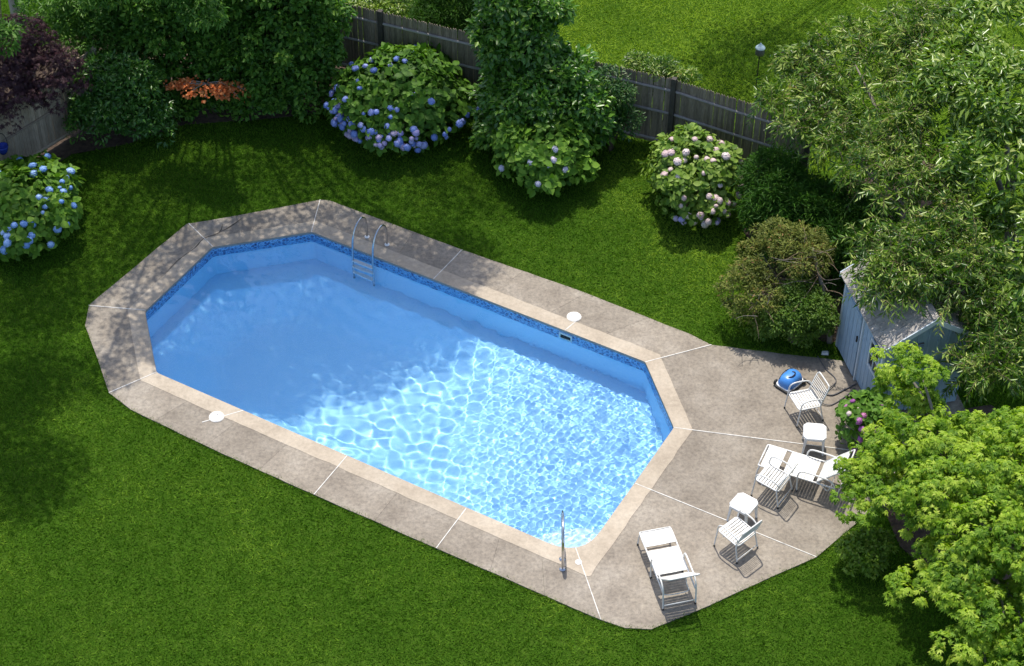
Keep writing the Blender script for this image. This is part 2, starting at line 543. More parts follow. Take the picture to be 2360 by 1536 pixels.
# hairline cracks in the shaded corner
for pts in ([(-7.15, -.15), (-7.05, -.42), (-7.22, -.75), (-7.2, -1.1), (-7.27, -1.6), (-7.24, -2.1)], [(-7.05, -.42), (-6.95, -.1), (-6.9, .25)],
            ):
    P = smooth_path([(*W(*q), 0) for q in pts], 3)
    m_ = MB(); k = len(P)
    for i, q in enumerate(P):
        t = (P[min(i+1, k-1)] - P[max(i-1, 0)]).normalized(); s = Vector((-t.y, t.x, 0)) * (.011 * (1 - abs(2*i/(k-1) - 1)) + .003) * (.6 + .8 * rng.random())
        m_.v += [tuple(q + s + Vector((0, 0, .0015))), tuple(q - s + Vector((0, 0, .0015)))]
        if i: n0 = 2 * i; m_.f.append((n0 - 2, n0 - 1, n0 + 1, n0))
    m_.build('crack', M_crack, deck)

# ------------------------------------------------------------------ pool shell
def wall_strip(name, loop, z0, z1, mat, parent, inset=0.0, uv=False):
    pts = offset_poly(loop, -inset) if inset else loop
    m_ = MB(); k = len(pts)
    for q in pts:
        x, y = W(*q); m_.v += [(x, y, z0), (x, y, z1)]
    # side facing the water
    m_.f = [(2*i, 2*i+1, 2*((i+1) % k)+1, 2*((i+1) % k)) for i in range(k)]
    o = m_.build(name, mat, parent, M=PZ)
    if uv:
        l = o.data.uv_layers.new(name='UVMap'); s = 0.0
        for i in range(k):
            d = (Vector(pts[(i+1) % k]) - Vector(pts[i])).length
            for j, (uu, vv) in enumerate(((s, z0), (s, z1), (s + d, z1), (s + d, z0))):
                l.data[i * 4 + j].uv = (uu, vv)
            s += d
    return o
M_track = surf('coping_track', [(.26, .29, .29)], 6, .5)
liner_wall = wall_strip('liner_wall', POOL, -2.7, -.05, M_liner, pool)
wall_strip('coping_track', POOL, -.07, -.012, M_track, pool, .004)
wall_strip('liner_border', POOL, -.34, -.055, M_border, pool, .006, True)
def floor_z(u, v):
    t = np.clip((1.2 - u) / 4.2, 0, 1); t = t * t * (3 - 2 * t)
    d = np.minimum(np.minimum(v + 4.6, .62 - v), u + 6.9)         # distance to the walls; the deep end is a sloping hopper
    d = np.minimum(d, np.minimum((u + 6.897 - (v + .889) ) * .707, (u + 6.897 + v + 3.24) * .707))
    h = np.clip(d / 1.5, 0, 1); h = h * h * (3 - 2 * h)
    return -1.20 - .75 * t * h
gu = np.linspace(-7.1, 4.3, 90); gv = np.linspace(-4.8, .85, 46)
UU, VV = np.meshgrid(gu, gv, indexing='ij')
I = np.arange(UU.size).reshape(UU.shape)
F = np.stack([I[:-1, :-1], I[1:, :-1], I[1:, 1:], I[:-1, 1:]], -1).reshape(-1, 4)
cen = np.stack([UU.ravel()[F].mean(1), VV.ravel()[F].mean(1)], 1)
F = F[inside(cen, offset_poly(POOL, .12))]
V = np.stack([E1.x * UU + E2.x * VV, E1.y * UU + E2.y * VV, floor_z(UU, VV)], -1).reshape(-1, 3)
liner_floor = add('liner_floor', np_mesh('liner_floor', V, F, M_liner, smooth=True), pool, PZ)
# corner steps under the handrail
treads = []
fc = (4.071, -4.579)
for r_, z1 in ((.68, -.42), (1.0, -.70), (1.3, -.96)):
    poly = [fc] + [(fc[0] - r_ * math.cos(a), fc[1] + r_ * math.sin(a)) for a in np.linspace(0, PI / 2, 14)]
    treads.append(MB().prism(xf(poly), z1 - .26, z1).build('step_tread', M_tread, pool, M=PZ))
# skimmer mouth
m_ = MB()
for dx, dz, sx, sz in ((0, .085, .30, .03), (0, -.085, .30, .03), (-.135, 0, .03, .14), (.135, 0, .03, .14)):
    m_.box((.93 + dx, .60, -.185 + dz), (sx, .03, sz))
m_.v = [(*W(v[0], v[1]), v[2]) for v in m_.v]
sk = m_.build('skimmer_frame', surf('skimmer_plastic', [(.55, .72, .75)], 5, .4), pool, M=PZ)
m_ = MB().box((.93, .609, -.185), (.25, .01, .15)); m_.v = [(*W(v[0], v[1]), v[2]) for v in m_.v]
m_.build('skimmer_shade_plate', M_dark, sk)  # solid plate, its dark colour paints the shade in the mouth
for o in [liner_wall, liner_floor] + treads + [c for c in pool.children if c.name.startswith('liner_border')]:
    o.cycles.is_caustics_receiver = True

# ------------------------------------------------------------------ water
gu = np.concatenate([np.arange(-7.05, -1.6, .019), np.arange(-1.6, 4.2, .0098)]); gv = np.arange(-4.7, .74, .0122)
UU, VV = np.meshgrid(gu, gv, indexing='ij')
wr = np.random.default_rng(5)
Z = np.zeros_like(UU)
def ease(a, lo, hi):
    t = np.clip((a - lo) / (hi - lo), 0, 1); return t * t * (3 - 2 * t)
mid = .30 + .70 * ease(UU, -4.6, -1.2)                    # calm deep end
fine = ease(UU + .35 * (VV + 2), -1.4, 2.2)               # lively shallow end
for k in range(44):
    lam = wr.uniform(.20, .44); a = wr.normal(1.15, .62) + (PI if k % 2 else 0); kk = 2 * PI / lam
    Z += mid * (1 - .72 * fine) * .0098 * lam ** 2 * wr.uniform(.5, 1) * np.sin(kk * (UU * math.cos(a) + VV * math.sin(a)) + wr.uniform(0, 2 * PI))
for k in range(60):
    lam = wr.uniform(.075, .17); a = wr.uniform(0, 2 * PI); kk = 2 * PI / lam
    Z += fine * .0180 * lam ** 2 * wr.uniform(.5, 1) * np.sin(kk * (UU * math.cos(a) + VV * math.sin(a)) + wr.uniform(0, 2 * PI))
for cu, cv, lam, amp in ((1.9, -2.5, .19, .0016), (2.9, -3.6, .15, .0009), (3.7, -2.2, .17, .0008)):
    rr = np.hypot(UU - cu, VV - cv)
    Z += amp * np.sin(2 * PI * rr / lam) * np.exp(-rr / 1.7) * np.clip(rr / .3, 0, 1)
I = np.arange(UU.size).reshape(UU.shape)
F = np.stack([I[:-1, :-1], I[1:, :-1], I[1:, 1:], I[:-1, 1:]], -1).reshape(-1, 4)
cen = np.stack([UU.ravel()[F].mean(1), VV.ravel()[F].mean(1)], 1)
F = F[inside(cen, offset_poly(POOL, .03))]
V = np.stack([E1.x * UU + E2.x * VV, E1.y * UU + E2.y * VV, Z - .15], -1).reshape(-1, 3)
water = add('water', np_mesh('water', V, F, M_water, smooth=True))
water.cycles.is_caustics_caster = True
tag(water, 'clear rippling water filling the blue pool', kind='structure')
# ------------------------------------------------------------------ pool fittings
def disc_lid(x, y, rz, label):
    o = empty('skimmer_lid', (x, y, 0), rz); tag(o, label, 'lid', 'white skimmer lids set in the deck')
    MB().lathe([(.135, -.004), (.137, .008), (.128, .016), (.05, .019), (.001, .019)], 28).build('cover', M_plastic, o, True)
    for s in (-1, 1):
        MB().lathe([(.016, .018), (.016, .0205), (.001, .0205)], 10, (s * .05, .02, 0)).build('finger_hole', M_hose, o)
    MB().lathe([(.152, -.004), (.152, .006), (.138, .006)], 28).build('rim', M_caulk, o)
    return o
disc_lid(1.28, .51, .3, 'white round skimmer lid on the back deck above the wall skimmer')
disc_lid(-5.77, -2.49, .9, 'white round lid on the front deck strip beside the deep end')
for p0, p1 in (((.90, .62), (1.0, 1.15)), ((-3.47, -4.58), (-3.98, -5.25))):
    a = Vector(p0); b = Vector(p1); d = (b - a).normalized(); s = Vector((-d.y, d.x)) * .010
    MB().prism(xf([a + s, b + s, b - s, a - s]), -.02, .0035).build('joint_strip', M_caulk, deck)

lad = empty('pool_ladder', (-2.93, 2.86, 0)); tag(lad, 'stainless steel pool ladder with two curved rails at the far side', 'ladder')
LO = Vector((-2.93, 2.86, 0))
nin = Vector((-.488, -.873, 0)); al = Vector((.873, -.488, 0))
for s in (-1, 1):
    b = Vector((-2.93, 2.86, 0)) + al * .255 * s
    pts = [(b + nin * d + Vector((0, 0, z))) - LO for d, z in ((0, -.02), (0, .30), (.03, .50), (.13, .635), (.27, .66), (.42, .56), (.52, .38), (.56, .1), (.575, -.2), (.575, -1.15))]
    MB().tube(smooth_path(pts, 5), .023, 10).build('rail', M_steel, lad, True)
    MB().lathe([(.055, 0), (.055, .012), (.03, .03), (.024, .03)], 18, tuple(b - LO)).build('flange', M_plastic, lad)
for z in (-.28, -.55, -.82):
    c = Vector((-2.93, 2.86, z)) + nin * .575 - LO
    m_ = MB(); Mx = Matrix.Translation(c) @ Matrix.Rotation(math.atan2(al.y, al.x), 4, 'Z')
    m_.box((0, 0, 0), (.50, .085, .035), Mx); m_.build('step', M_plastic, lad)

hr = empty('grab_rail', (.965, -6.15, 0)); tag(hr, 'curved stainless steel handrail over the corner steps at the shallow end', 'handrail')
HO = Vector((.965, -6.15, 0))
pts = [Vector(q) - HO for q in ((.965, -6.27, -.02), (.965, -6.27, .35), (.963, -6.22, .66), (.96, -6.05, .84), (.957, -5.8, .87), (.952, -5.58, .80), (.95, -5.52, .69), (.953, -5.62, .59), (.958, -5.82, .52), (.962, -5.98, .38), (.965, -6.03, .2), (.965, -6.03, -.02))]
MB().tube(smooth_path(pts, 6), .024, 10).build('rail', M_steel, hr, True)
for y in (-6.27, -6.03):
    MB().lathe([(.06, 0), (.06, .012), (.034, .03), (.026, .03)], 18, (0, y + 6.15, 0)).build('flange', M_steel, hr)
cap = MB().lathe([(.06, 0.0), (.06, .008), (.04, .012), (.001, .012)], 18).build('anchor_cap', M_plastic)
cap.location = (1.26, -6.10, 0.001); tag(cap, 'small white round anchor cap on the coping near the handrail', 'cap')

# ------------------------------------------------------------------ patio furniture
def rrect(w, d, r, z, n=4, cx=0, cy=0):
    out = []
    for sx, sy, a0 in ((1, 1, 0), (-1, 1, PI/2), (-1, -1, PI), (1, -1, 3*PI/2)):
        for k in range(n + 1):
            a = a0 + PI / 2 * k / n
            out.append((cx + sx * (w/2 - r) + r * math.cos(a), cy + sy * (d/2 - r) + r * math.sin(a), z))
    return out
TR = .0145
def strap_mesh(w, d, h=.007):
    """a vinyl strap wrapped over the side tubes, ends turned down"""
    prof = [(-w/2 - .012, -.022), (-w/2 - .008, -.002), (-w/2 + .02, .010), (0, .004), (w/2 - .02, .010), (w/2 + .008, -.002), (w/2 + .012, -.022)]
    m_ = MB()
    for x, z in prof:
        m_.v += [(x, -d/2, z), (x, d/2, z), (x, d/2, z + h), (x, -d/2, z + h)]
    for i in range(len(prof) - 1):
        a = 4 * i; b = a + 4
        m_.f += [(a+3, b+3, b+2, a+2), (a, a+1, b+1, b), (a, b, b+3, a+3), (a+1, a+2, b+2, b+1)]
    m_.f += [(0, 3, 2, 1), (4*6, 4*6+1, 4*6+2, 4*6+3)]
    return m_.mesh('strap', M_strap)

def make_chair():
    t = empty('strap_chair', (0, 0, 0))
    for s in (-1, 1):
        x = .275 * s
        pts = [(x * 1.03, .275, .02), (x, .245, .40), (x, .232, .55), (x, .19, .625), (x, .10, .648), (x, -.10, .632), (x * .97, -.20, .585), (x * .9, -.245, .50)]
        MB().tube(smooth_path(pts, 5), TR, 8).build('arm', M_white, t, True)
        MB().tube(smooth_path([(x * .9, -.20, .42), (x * .95, -.225, .28), (x, -.29, .02)], 5), TR, 8).build('rear_leg', M_white, t, True)
        for y in (.275, -.29):
            MB().lathe([(.018, 0), (.018, .03), (.012, .034)], 10, (x * 1.02, y, 0)).build('foot_cap', M_rubber, t)
    MB().tube([(p[0], p[1], p[2] + (.02 if p[1] > 0 else -.01)) for p in rrect(.50, .49, .06, .405, 5, 0, .005)], TR, 8, True).build('seat_frame', M_white, t, True)
    pts = [(-.245, -.20, .405), (-.245, -.235, .52), (-.245, -.315, .76), (-.22, -.345, .835), (-.16, -.352, .855), (.16, -.352, .855), (.22, -.345, .835), (.245, -.315, .76), (.245, -.235, .52), (.245, -.20, .405)]
    MB().tube(smooth_path(pts, 5), TR, 8).build('back_frame', M_white, t, True)
    MB().tube([(-.272, -.28, .075), (.272, -.28, .075)], .010, 8).build('stretcher', M_white, t, True)
    MB().tube([(-.275, .10, .39), (.275, .10, .39)], .010, 8).build('cross_bar', M_white, t, True)
    ms = strap_mesh(.47, .043)
    for i in range(8):
        y = .212 - i * .0585
        add('seat_strap', ms, t, Matrix.Translation((0, y, .43 - i * .0032)))
    for i in range(7):
        f = i / 6; y = -.235 - f * .088; z = .495 + f * .275
        add('back_strap', ms, t, Matrix.Translation((0, y + .004, z)) @ Matrix.Rotation(R(-108), 4, 'X') @ Matrix.Rotation(PI, 4, 'Z'))
    return t
chair = make_chair()
chairs = [(5.75, -2.245, 200, 'white strap armchair beside the blue pool cleaner'),
          (4.94, -4.335, 146, 'white strap armchair pulled up against the far lounger'),
          (4.16, -5.68, 133, 'white strap armchair between the near lounger and the cornerwise side table')]
for i, (x, y, a, lab) in enumerate(chairs):
    o = chair if i == 0 else copy_tree(chair)
    o.location = (x, y, 0.0); o.rotation_euler = (0, 0, R(a - 90))
    tag(o, lab, 'chair', 'white strap armchairs on the pool deck')

def make_chaise():
    t = empty('chaise_lounge', (0, 0, 0))
    for s in (-1, 1):
        x = .295 * s
        MB().tube(smooth_path([(x * .9, 0, .345), (x, .06, .355), (x, .5, .36), (x, 1.12, .365), (x, 1.5, .36)], 4), .016, 8).build('side_rail', M_white, t, True)
        pts = [(x * 1.04, .80, .02), (x * 1.04, .78, .36), (x * 1.04, .80, .50), (x * 1.04, .88, .56), (x * 1.04, 1.1, .565), (x * 1.04, 1.36, .545), (x * 1.04, 1.47, .47), (x * 1.04, 1.52, .3), (x * 1.04, 1.56, .02)]
        MB().tube(smooth_path(pts, 5), .016, 8).build('arm', M_white, t, True)
        MB().tube(smooth_path([(x * .95, .03, .345), (x, .0, .2), (x * 1.02, -.01, .02)], 4), .016, 8).build('front_leg', M_white, t, True)
        for y in (-.01, .80, 1.56):
            MB().lathe([(.02, 0), (.02, .03), (.013, .036)], 10, (x * 1.03, y, 0)).build('foot_cap', M_rubber, t)
    MB().tube([(-.275, 0, .345), (.275, 0, .345)], .016, 8).build('foot_bar', M_white, t, True)
    MB().tube([(-.30, 1.55, .10), (.30, 1.55, .10)], .012, 8).build('stretcher', M_white, t, True)
    MB().tube([(-.295, .56, .35), (.295, .56, .35)], .012, 8).build('cross_bar', M_white, t, True)
    MB().tube(smooth_path([(-.22, 1.14, .36), (-.22, 1.28, .22), (-.2, 1.38, .17), (.2, 1.38, .17), (.22, 1.28, .22), (.22, 1.14, .36)], 4), .010, 8).build('back_support', M_white, t, True)
    ms = strap_mesh(.575, .0515)
    ys = [.075 + i * .0585 for i in range(6)] + [.52 + i * .0585 for i in range(10)]
    for y in ys:
        add('seat_strap', ms, t, Matrix.Translation((0, y, .372)))
    ang = R(47); L_ = .78
    d = Vector((0, math.cos(ang), math.sin(ang))); h = Vector((0, 1.13, .365))
    bk = [h + Vector((-.28, 0, 0)), h + d * .4 + Vector((-.28, 0, 0)), h + d * (L_ - .06) + Vector((-.28, 0, 0)), h + d * L_ + Vector((-.22, 0, 0)),
          h + d * L_ + Vector((.22, 0, 0)), h + d * (L_ - .06) + Vector((.28, 0, 0)), h + d * .4 + Vector((.28, 0, 0)), h + Vector((.28, 0, 0))]
    MB().tube(smooth_path(bk, 4), .016, 8).build('back_frame', M_white, t, True)
    ms2 = strap_mesh(.545, .050)
    for i in range(11):
        q = h + d * (.06 + i * .0605)
        add('back_strap', ms2, t, Matrix.Translation(q) @ Matrix.Rotation(ang, 4, 'X'))
    return t
ch = make_chaise()
for i, (x, y, a, lab) in enumerate([(2.655, -5.60, -75.5, 'white strap lounger at the near corner of the deck, back raised'),
                                    (4.80, -3.69, -23.0, 'white strap lounger with its raised back under the bright maple')]):
    o = ch if i == 0 else copy_tree(ch)
    o.location = (x, y, 0); o.rotation_euler = (0, 0, R(a - 90))
    tag(o, lab, 'lounger', 'white strap loungers on the pool deck')

def make_table():
    t = empty('side_table', (0, 0, 0))
    w = .44
    def oct_(s, z, c=.07):
        h = s / 2
        return [(h - c, -h, z), (h, -h + c, z), (h, h - c, z), (h - c, h, z), (-h + c, h, z), (-h, h - c, z), (-h, -h + c, z), (-h + c, -h, z)]
    top = MB().loft([oct_(w - .03, .392), oct_(w, .40), oct_(w, .43), oct_(w - .015, .438), oct_(w - .05, .435)]).build('table_top', M_plastic, t)
    for sx in (-1, 1):
        for sy in (-1, 1):
            m_ = MB(); rings = []
            for z, o, a in ((.40, .165, .06), (.28, .172, .045), (.0, .195, .032)):
                rings.append([(sx * o + dx * a/2, sy * o + dy * a/2, z) for dx, dy in ((-1, -1), (1, -1), (1, 1), (-1, 1))])
            m_.loft(rings[::-1]).build('leg', M_plastic, t)
    m_ = MB()
    for s in (-1, 1):
        m_.box((0, s * .172, .365), (.30, .014, .06)); m_.box((s * .172, 0, .365), (.014, .30, .06))
    m_.build('apron', M_plastic, t)
    return t
tb = make_table()
for i, (x, y, a, lab) in enumerate([(5.84, -3.13, -6, 'white plastic side table between the far armchair and the maple-shaded lounger'),
                                    (4.33, -5.0, -36, 'white plastic side table turned cornerwise behind the middle armchair')]):
    o = tb if i == 0 else copy_tree(tb)
    o.location = (x, y, 0); o.rotation_euler = (0, 0, R(a))
    tag(o, lab, 'side table', 'white plastic side tables')

# ------------------------------------------------------------------ blue pool cleaner with its hose
rb = empty('pool_cleaner', (5.56, -1.40, 0), R(47)); tag(rb, 'blue domed pool cleaner robot on the deck beside the shed', 'pool cleaner')
MB().loft([rrect(.54, .40, .08, .0), rrect(.56, .42, .09, .02), rrect(.56, .42, .09, .045), rrect(.50, .36, .08, .055)]).build('base', M_rubber, rb)
MB().loft([rrect(.52, .38, .10, .05), rrect(.53, .39, .10, .065), rrect(.51, .37, .10, .08)]).build('rim', M_plastic, rb, True)
MB().loft([rrect(.49, .35, .11, .07, 6), rrect(.49, .345, .12, .14, 6), rrect(.46, .32, .13, .20, 6), rrect(.40, .27, .125, .245, 6), rrect(.30, .19, .09, .272, 6), rrect(.14, .08, .039, .283, 6)]).build('shell', M_blue, rb, True)
MB().tube(smooth_path([(-.12, -.02, .275), (-.06, -.07, .296), (.03, -.07, .30), (.08, -.03, .292), (.06, .02, .285)], 5), .012, 8).build('handle', M_rubber, rb, True)
MB().tube(smooth_path([(-.20, .13, .20), (-.05, .155, .235), (.10, .150, .232), (.21, .10, .20)], 5), .010, 8).build('grip', M_rubber, rb, True)
for sx in (-1, 1):
    for sy in (-1, 1):
        MB().lathe([(.05, -.02), (.06, -.012), (.06, .012), (.05, .02)], 16).build('wheel', M_rubber, rb, True, Matrix.Translation((sx * .2, sy * .205, .06)) @ Matrix.Rotation(PI/2, 4, 'X'))
hs = MB().tube(smooth_path([(5.85, -1.25, .02), (6.1, -1.55, .016), (6.35, -1.72, .016), (6.65, -1.55, .016), (6.9, -1.38, .016)], 8), .014, 8).build('hose', M_hose, None, True)
tag(hs, 'dark hose running from the pool cleaner to the shed', 'hose')
hs2 = MB().tube(smooth_path([(6.86, -1.50, .016), (6.6, -1.78, .016), (6.3, -2.0, .016), (6.12, -1.9, .04), (6.28, -1.62, .045), (6.5, -1.3, .016), (6.32, -.95, .016), (6.2, -.6, .016)], 8), .010, 8).build('hose', M_hose, None, True)
tag(hs2, 'thin grey cable looping over the deck by the shed door', 'cable')
pp = MB().loft([[(-.08, -.05, 0.0), (.07, -.06, 0.0), (.09, .03, 0.0), (-.05, .06, 0.0)], [(-.06, -.04, .03), (.05, -.04, .045), (.06, .03, .04), (-.03, .045, .02)]]).build('paper_scrap', M_plastic)
pp.location = (6.36, -.50, 0.0); tag(pp, 'crumpled white paper scrap at the deck edge by the shed', 'paper')
# ------------------------------------------------------------------ fences
def fence(name, label, pts, h, pitch, mp, mrail, mpost, side, top='point', rails=(.16, .95, 1.58)):
    t = empty(name, (pts[0][0], pts[0][1], 0)); tag(t, label, 'fence')
    O = Vector((pts[0][0], pts[0][1], 0))
    w = pitch * (.985 if top == 'point' else .94); T = .018
    mm = MB()
    if top == 'point':
        prof = [(-w/2, 0), (w/2, 0), (w/2, h - .045), (w * .12, h), (-w * .12, h), (-w/2, h - .045)]
    else:
        prof = [(-w/2, 0), (w/2, 0), (w/2, h), (-w/2, h)]
    k = len(prof)
    mm.v = [(x, -T/2, z) for x, z in prof] + [(x, T/2, z) for x, z in prof]
    mm.f = [tuple(range(k)), tuple(range(2*k - 1, k - 1, -1))] + [(i, k + i, k + (i+1) % k, (i+1) % k) for i in range(k)]
    pm_ = mm.mesh('picket', mp)
    fr = np.random.default_rng(3)
    post = MB().box((0, 0, (h + .1) / 2), (.11, .11, h + .1)).mesh('post', mpost)
    for a, b in zip(pts[:-1], pts[1:]):
        a = Vector((*a, 0)); b = Vector((*b, 0)); d = b - a; L_ = d.length; d.normalize(); ang = math.atan2(d.y, d.x)
        nrm = Vector((d.y, -d.x, 0)) * side
        n_ = int(L_ / pitch)
        for i in range(n_):
            q = a + d * (L_ * (i + .5) / n_) - O
            M_ = Matrix.Translation(q + Vector((0, 0, .04 + float(fr.normal(0, .008)))) + nrm * float(fr.normal(0, .002))) @ Matrix.Rotation(ang, 4, 'Z') @ Matrix.Rotation(float(fr.normal(0, .006)), 4, 'Y')
            add('picket', pm_, t, M_)
        for z in rails:
            q = (a + b) / 2 - O + nrm * .035 + Vector((0, 0, z))
            ml = MB().tube([(-L_/2 + .05, 0, 0), (0, 0, -.012), (L_/2 - .05, 0, 0)], .032, 7).mesh('rail', mrail)
            add('rail', ml, t, Matrix.Translation(q) @ Matrix.Rotation(ang, 4, 'Z'))
    for q in pts:
        qa = Vector((*q, 0)) - O
        add('post', post, t, Matrix.Translation(qa + Vector((0, -.05, 0))) @ Matrix.Rotation(-.4, 4, 'Z'))
    return t
M_postd = surf('dark_post_wood', [(.045, .04, .036), (.09, .08, .07)], 6, .9, .3, 60)
fence('picket_fence', 'weathered grey picket fence along the back of the lawn', [(-6.3, 10.02), (-3.12, 8.79), (.22, 7.52), (3.53, 6.27), (6.4, 4.75)], 1.84, .066, M_fence, M_rail, M_postd, 1)
fence('board_fence', 'pale weathered board fence at the left edge behind the blue hydrangea', [(-13.0, 2.75), (-11.3, 4.95), (-9.5, 7.25)], 1.80, .085, M_fencel, M_fencel, M_fencel, 1, 'flat', (.14, .95, 1.66))

# ------------------------------------------------------------------ shed
SA = Vector((6.66, -.26, -.0)); SX = Vector((.236, -.972, 0)); SY = Vector((.972, .236, 0))
SL, SWD, SH, SR = 2.04, 1.70, 1.93, 2.47
shed = empty('garden_shed', tuple(SA)); tag(shed, 'small blue grey wooden shed with pale shingled roof beneath the overhanging tree', 'shed')
SM = Matrix(((SX.x, SY.x, 0, 0), (SX.y, SY.y, 0, 0), (0, 0, 1, 0), (0, 0, 0, 1)))   # local: x along the door wall, y into the shed
def sbox(name, c, s, mat, parent=None, M=None):
    m_ = MB(); MM = SM @ M if M else SM
    m_.box(c, s, MM)
    # SM mirrors x/y, so turn the faces round
    m_.f = [f[::-1] for f in m_.f]
    return m_.build(name, mat, parent or shed)
# inner box painted near-black for the shade seen through the gaps
sbox('shade_box', (SL/2, SWD/2, .95), (SL - .08, SWD - .08, 1.8), M_dark)
# door wall: fixed boards right, door at left standing a little open
nb = 6
for i in range(nb):
    w_ = (SL - 1.02) / nb
    sbox('wall_board', (1.02 + w_ * (i + .5), .0, SH/2 + .02), (w_ - .012, .03, SH - .04), M_shed)
door = sbox('door', (.53, -.045, .98), (.90, .022, 1.82), M_shed)
for i in range(5):
    sbox('door_board', (.08 + .18 * (i + .5), -.063, .98), (.165, .016, 1.82), M_shed, door)
sbox('door_strap', (.53, -.078, 1.62), (.88, .012, .09), M_shed, door)
sbox('door_handle', (.93, -.085, 1.05), (.03, .03, .14), M_rubber, door)
for x in (0.0, 1.02, SL):
    sbox('corner_trim', (x, -.03, SH/2), (.07 if x != 1.02 else .05, .05, SH), M_shedt)
win = sbox('window', (1.72, -.030, 1.25), (.44, .03, .62), M_glassd)
for dx, sx, dz, sz in ((-.22, .045, 0, .70), (.22, .045, 0, .70), (0, .025, 0, .62)):
    sbox('window_frame', (1.72 + dx, -.052, 1.25 + dz), (sx, .03, sz), M_shedt, win)
for dz, sz in ((.33, .045), (-.33, .045), (0, .025)):
    sbox('window_frame', (1.72, -.055, 1.25 + dz), (.44, .03, sz), M_shedt, win)
# gable walls: boards with battens, cut to the roof line
def gable(x0, out):
    n_ = 8; w_ = SWD / n_
    for i in range(n_):
        y0 = i * w_; y1 = y0 + w_ - .006
        zf = lambda y: SH + (SR - SH) * (1 - abs(y - SWD/2) / (SWD/2)) - .02
        m_ = MB()
        prof = [(y0, .03), (y1, .03), (y1, zf(y1)), (y0, zf(y0))]
        if y0 < SWD/2 < y1: prof = [(y0, .03), (y1, .03), (y1, zf(y1)), (SWD/2, SR - .02), (y0, zf(y0))]
        k = len(prof)
        m_.v = [tuple(SM @ Vector((x0 - .015, y, z))) for y, z in prof] + [tuple(SM @ Vector((x0 + .015, y, z))) for y, z in prof]
        m_.f = [tuple(range(k)), tuple(range(2*k-1, k-1, -1))] + [(j, k + j, k + (j+1) % k, (j+1) % k) for j in range(k)]
        m_.build('gable_board', M_shed, shed)
        if i: sbox('batten', (x0 + out * .024, y0 - .003, zf(y0)/2), (.018, .045, zf(y0) - .06), M_shed)
gable(SL, 1); gable(0.0, -1)
sbox('vent', (SL + .03, SWD/2 - .22, 1.72), (.03, .24, .22), M_hose)
for i in range(5):
    sbox('vent_slat', (SL + .05, SWD/2 - .22, 1.64 + i * .04), (.02, .24, .014), M_shed)
nb = 10
for i in range(nb):
    w_ = SL / nb
    sbox('back_board', (w_ * (i + .5), SWD, SH/2 + .02), (w_ - .01, .03, SH - .04), M_shed)
# roof: two slopes with shingles laid in courses
sl = math.atan2(SR - SH, SWD/2); OV = .14
run = SWD/2 + OV
srng = np.random.default_rng(8)
for s in (0, 1):
    # local slope frame: x along eave, t up the slope from the eave
    def sp(x, t, lift):
        y = -OV + t * math.cos(sl); z = SH - OV * math.tan(sl) + t * math.sin(sl) + .03 + lift
        return Vector((x, y if s == 0 else SWD - y, z))
    T_ = run / math.cos(sl)
    m_ = MB()
    q = [sp(-OV, 0, 0), sp(SL + OV, 0, 0), sp(SL + OV, T_, 0), sp(-OV, T_, 0)]
    lo = [p - Vector((0, 0, .035)) for p in q]
    m_.v = [tuple(SM @ p) for p in q + lo]; m_.f = [(0, 1, 2, 3), (7, 6, 5, 4)] + [(i, i + 4, (i+1) % 4 + 4, (i+1) % 4) for i in range(4)]
    rp = m_.build('roof', M_roof, shed)
    rows, cols = 7, 13
    for r_ in range(rows):
        for c in range(cols + (r_ % 2)):
            wc = (SL + 2 * OV) / cols
            x0 = max(-OV, -OV + wc * (c - .5 * (r_ % 2))) + .004; x1 = min(SL + OV, -OV + wc * (c + 1 - .5 * (r_ % 2))) - .004
            t0 = T_ * r_ / rows - .012; t1 = T_ * (r_ + 1) / rows
            l0 = .018 + float(srng.normal(0, .002)); l1 = .004
            m_ = MB()
            q = [sp(x0, t0, l0), sp(x1, t0, l0), sp(x1, t1, l1), sp(x0, t1, l1)]; lo = [sp(x0, t0, .001), sp(x1, t0, .001), sp(x1, t1, .001), sp(x0, t1, .001)]
            m_.v = [tuple(SM @ p) for p in q + lo]; m_.f = [(0, 1, 2, 3), (7, 6, 5, 4)] + [(i, i + 4, (i+1) % 4 + 4, (i+1) % 4) for i in range(4)]
            m_.build('shingle', M_roof, rp)
    # barge boards on the gable ends
    for xe in (-OV - .012, SL + OV + .012):
        m_ = MB()
        q = [sp(xe - .012, 0, .02), sp(xe + .012, 0, .02), sp(xe + .012, T_, .02), sp(xe - .012, T_, .02)]; lo = [p - Vector((0, 0, .12)) for p in q]
        m_.v = [tuple(SM @ p) for p in q + lo]; m_.f = [(0, 1, 2, 3), (7, 6, 5, 4)] + [(i, i + 4, (i+1) % 4 + 4, (i+1) % 4) for i in range(4)]
        m_.build('barge_board', M_shedt, shed)
sbox('ridge_cap', (SL/2, SWD/2, SR + .05), (SL + 2 * OV, .13, .025), M_roof)

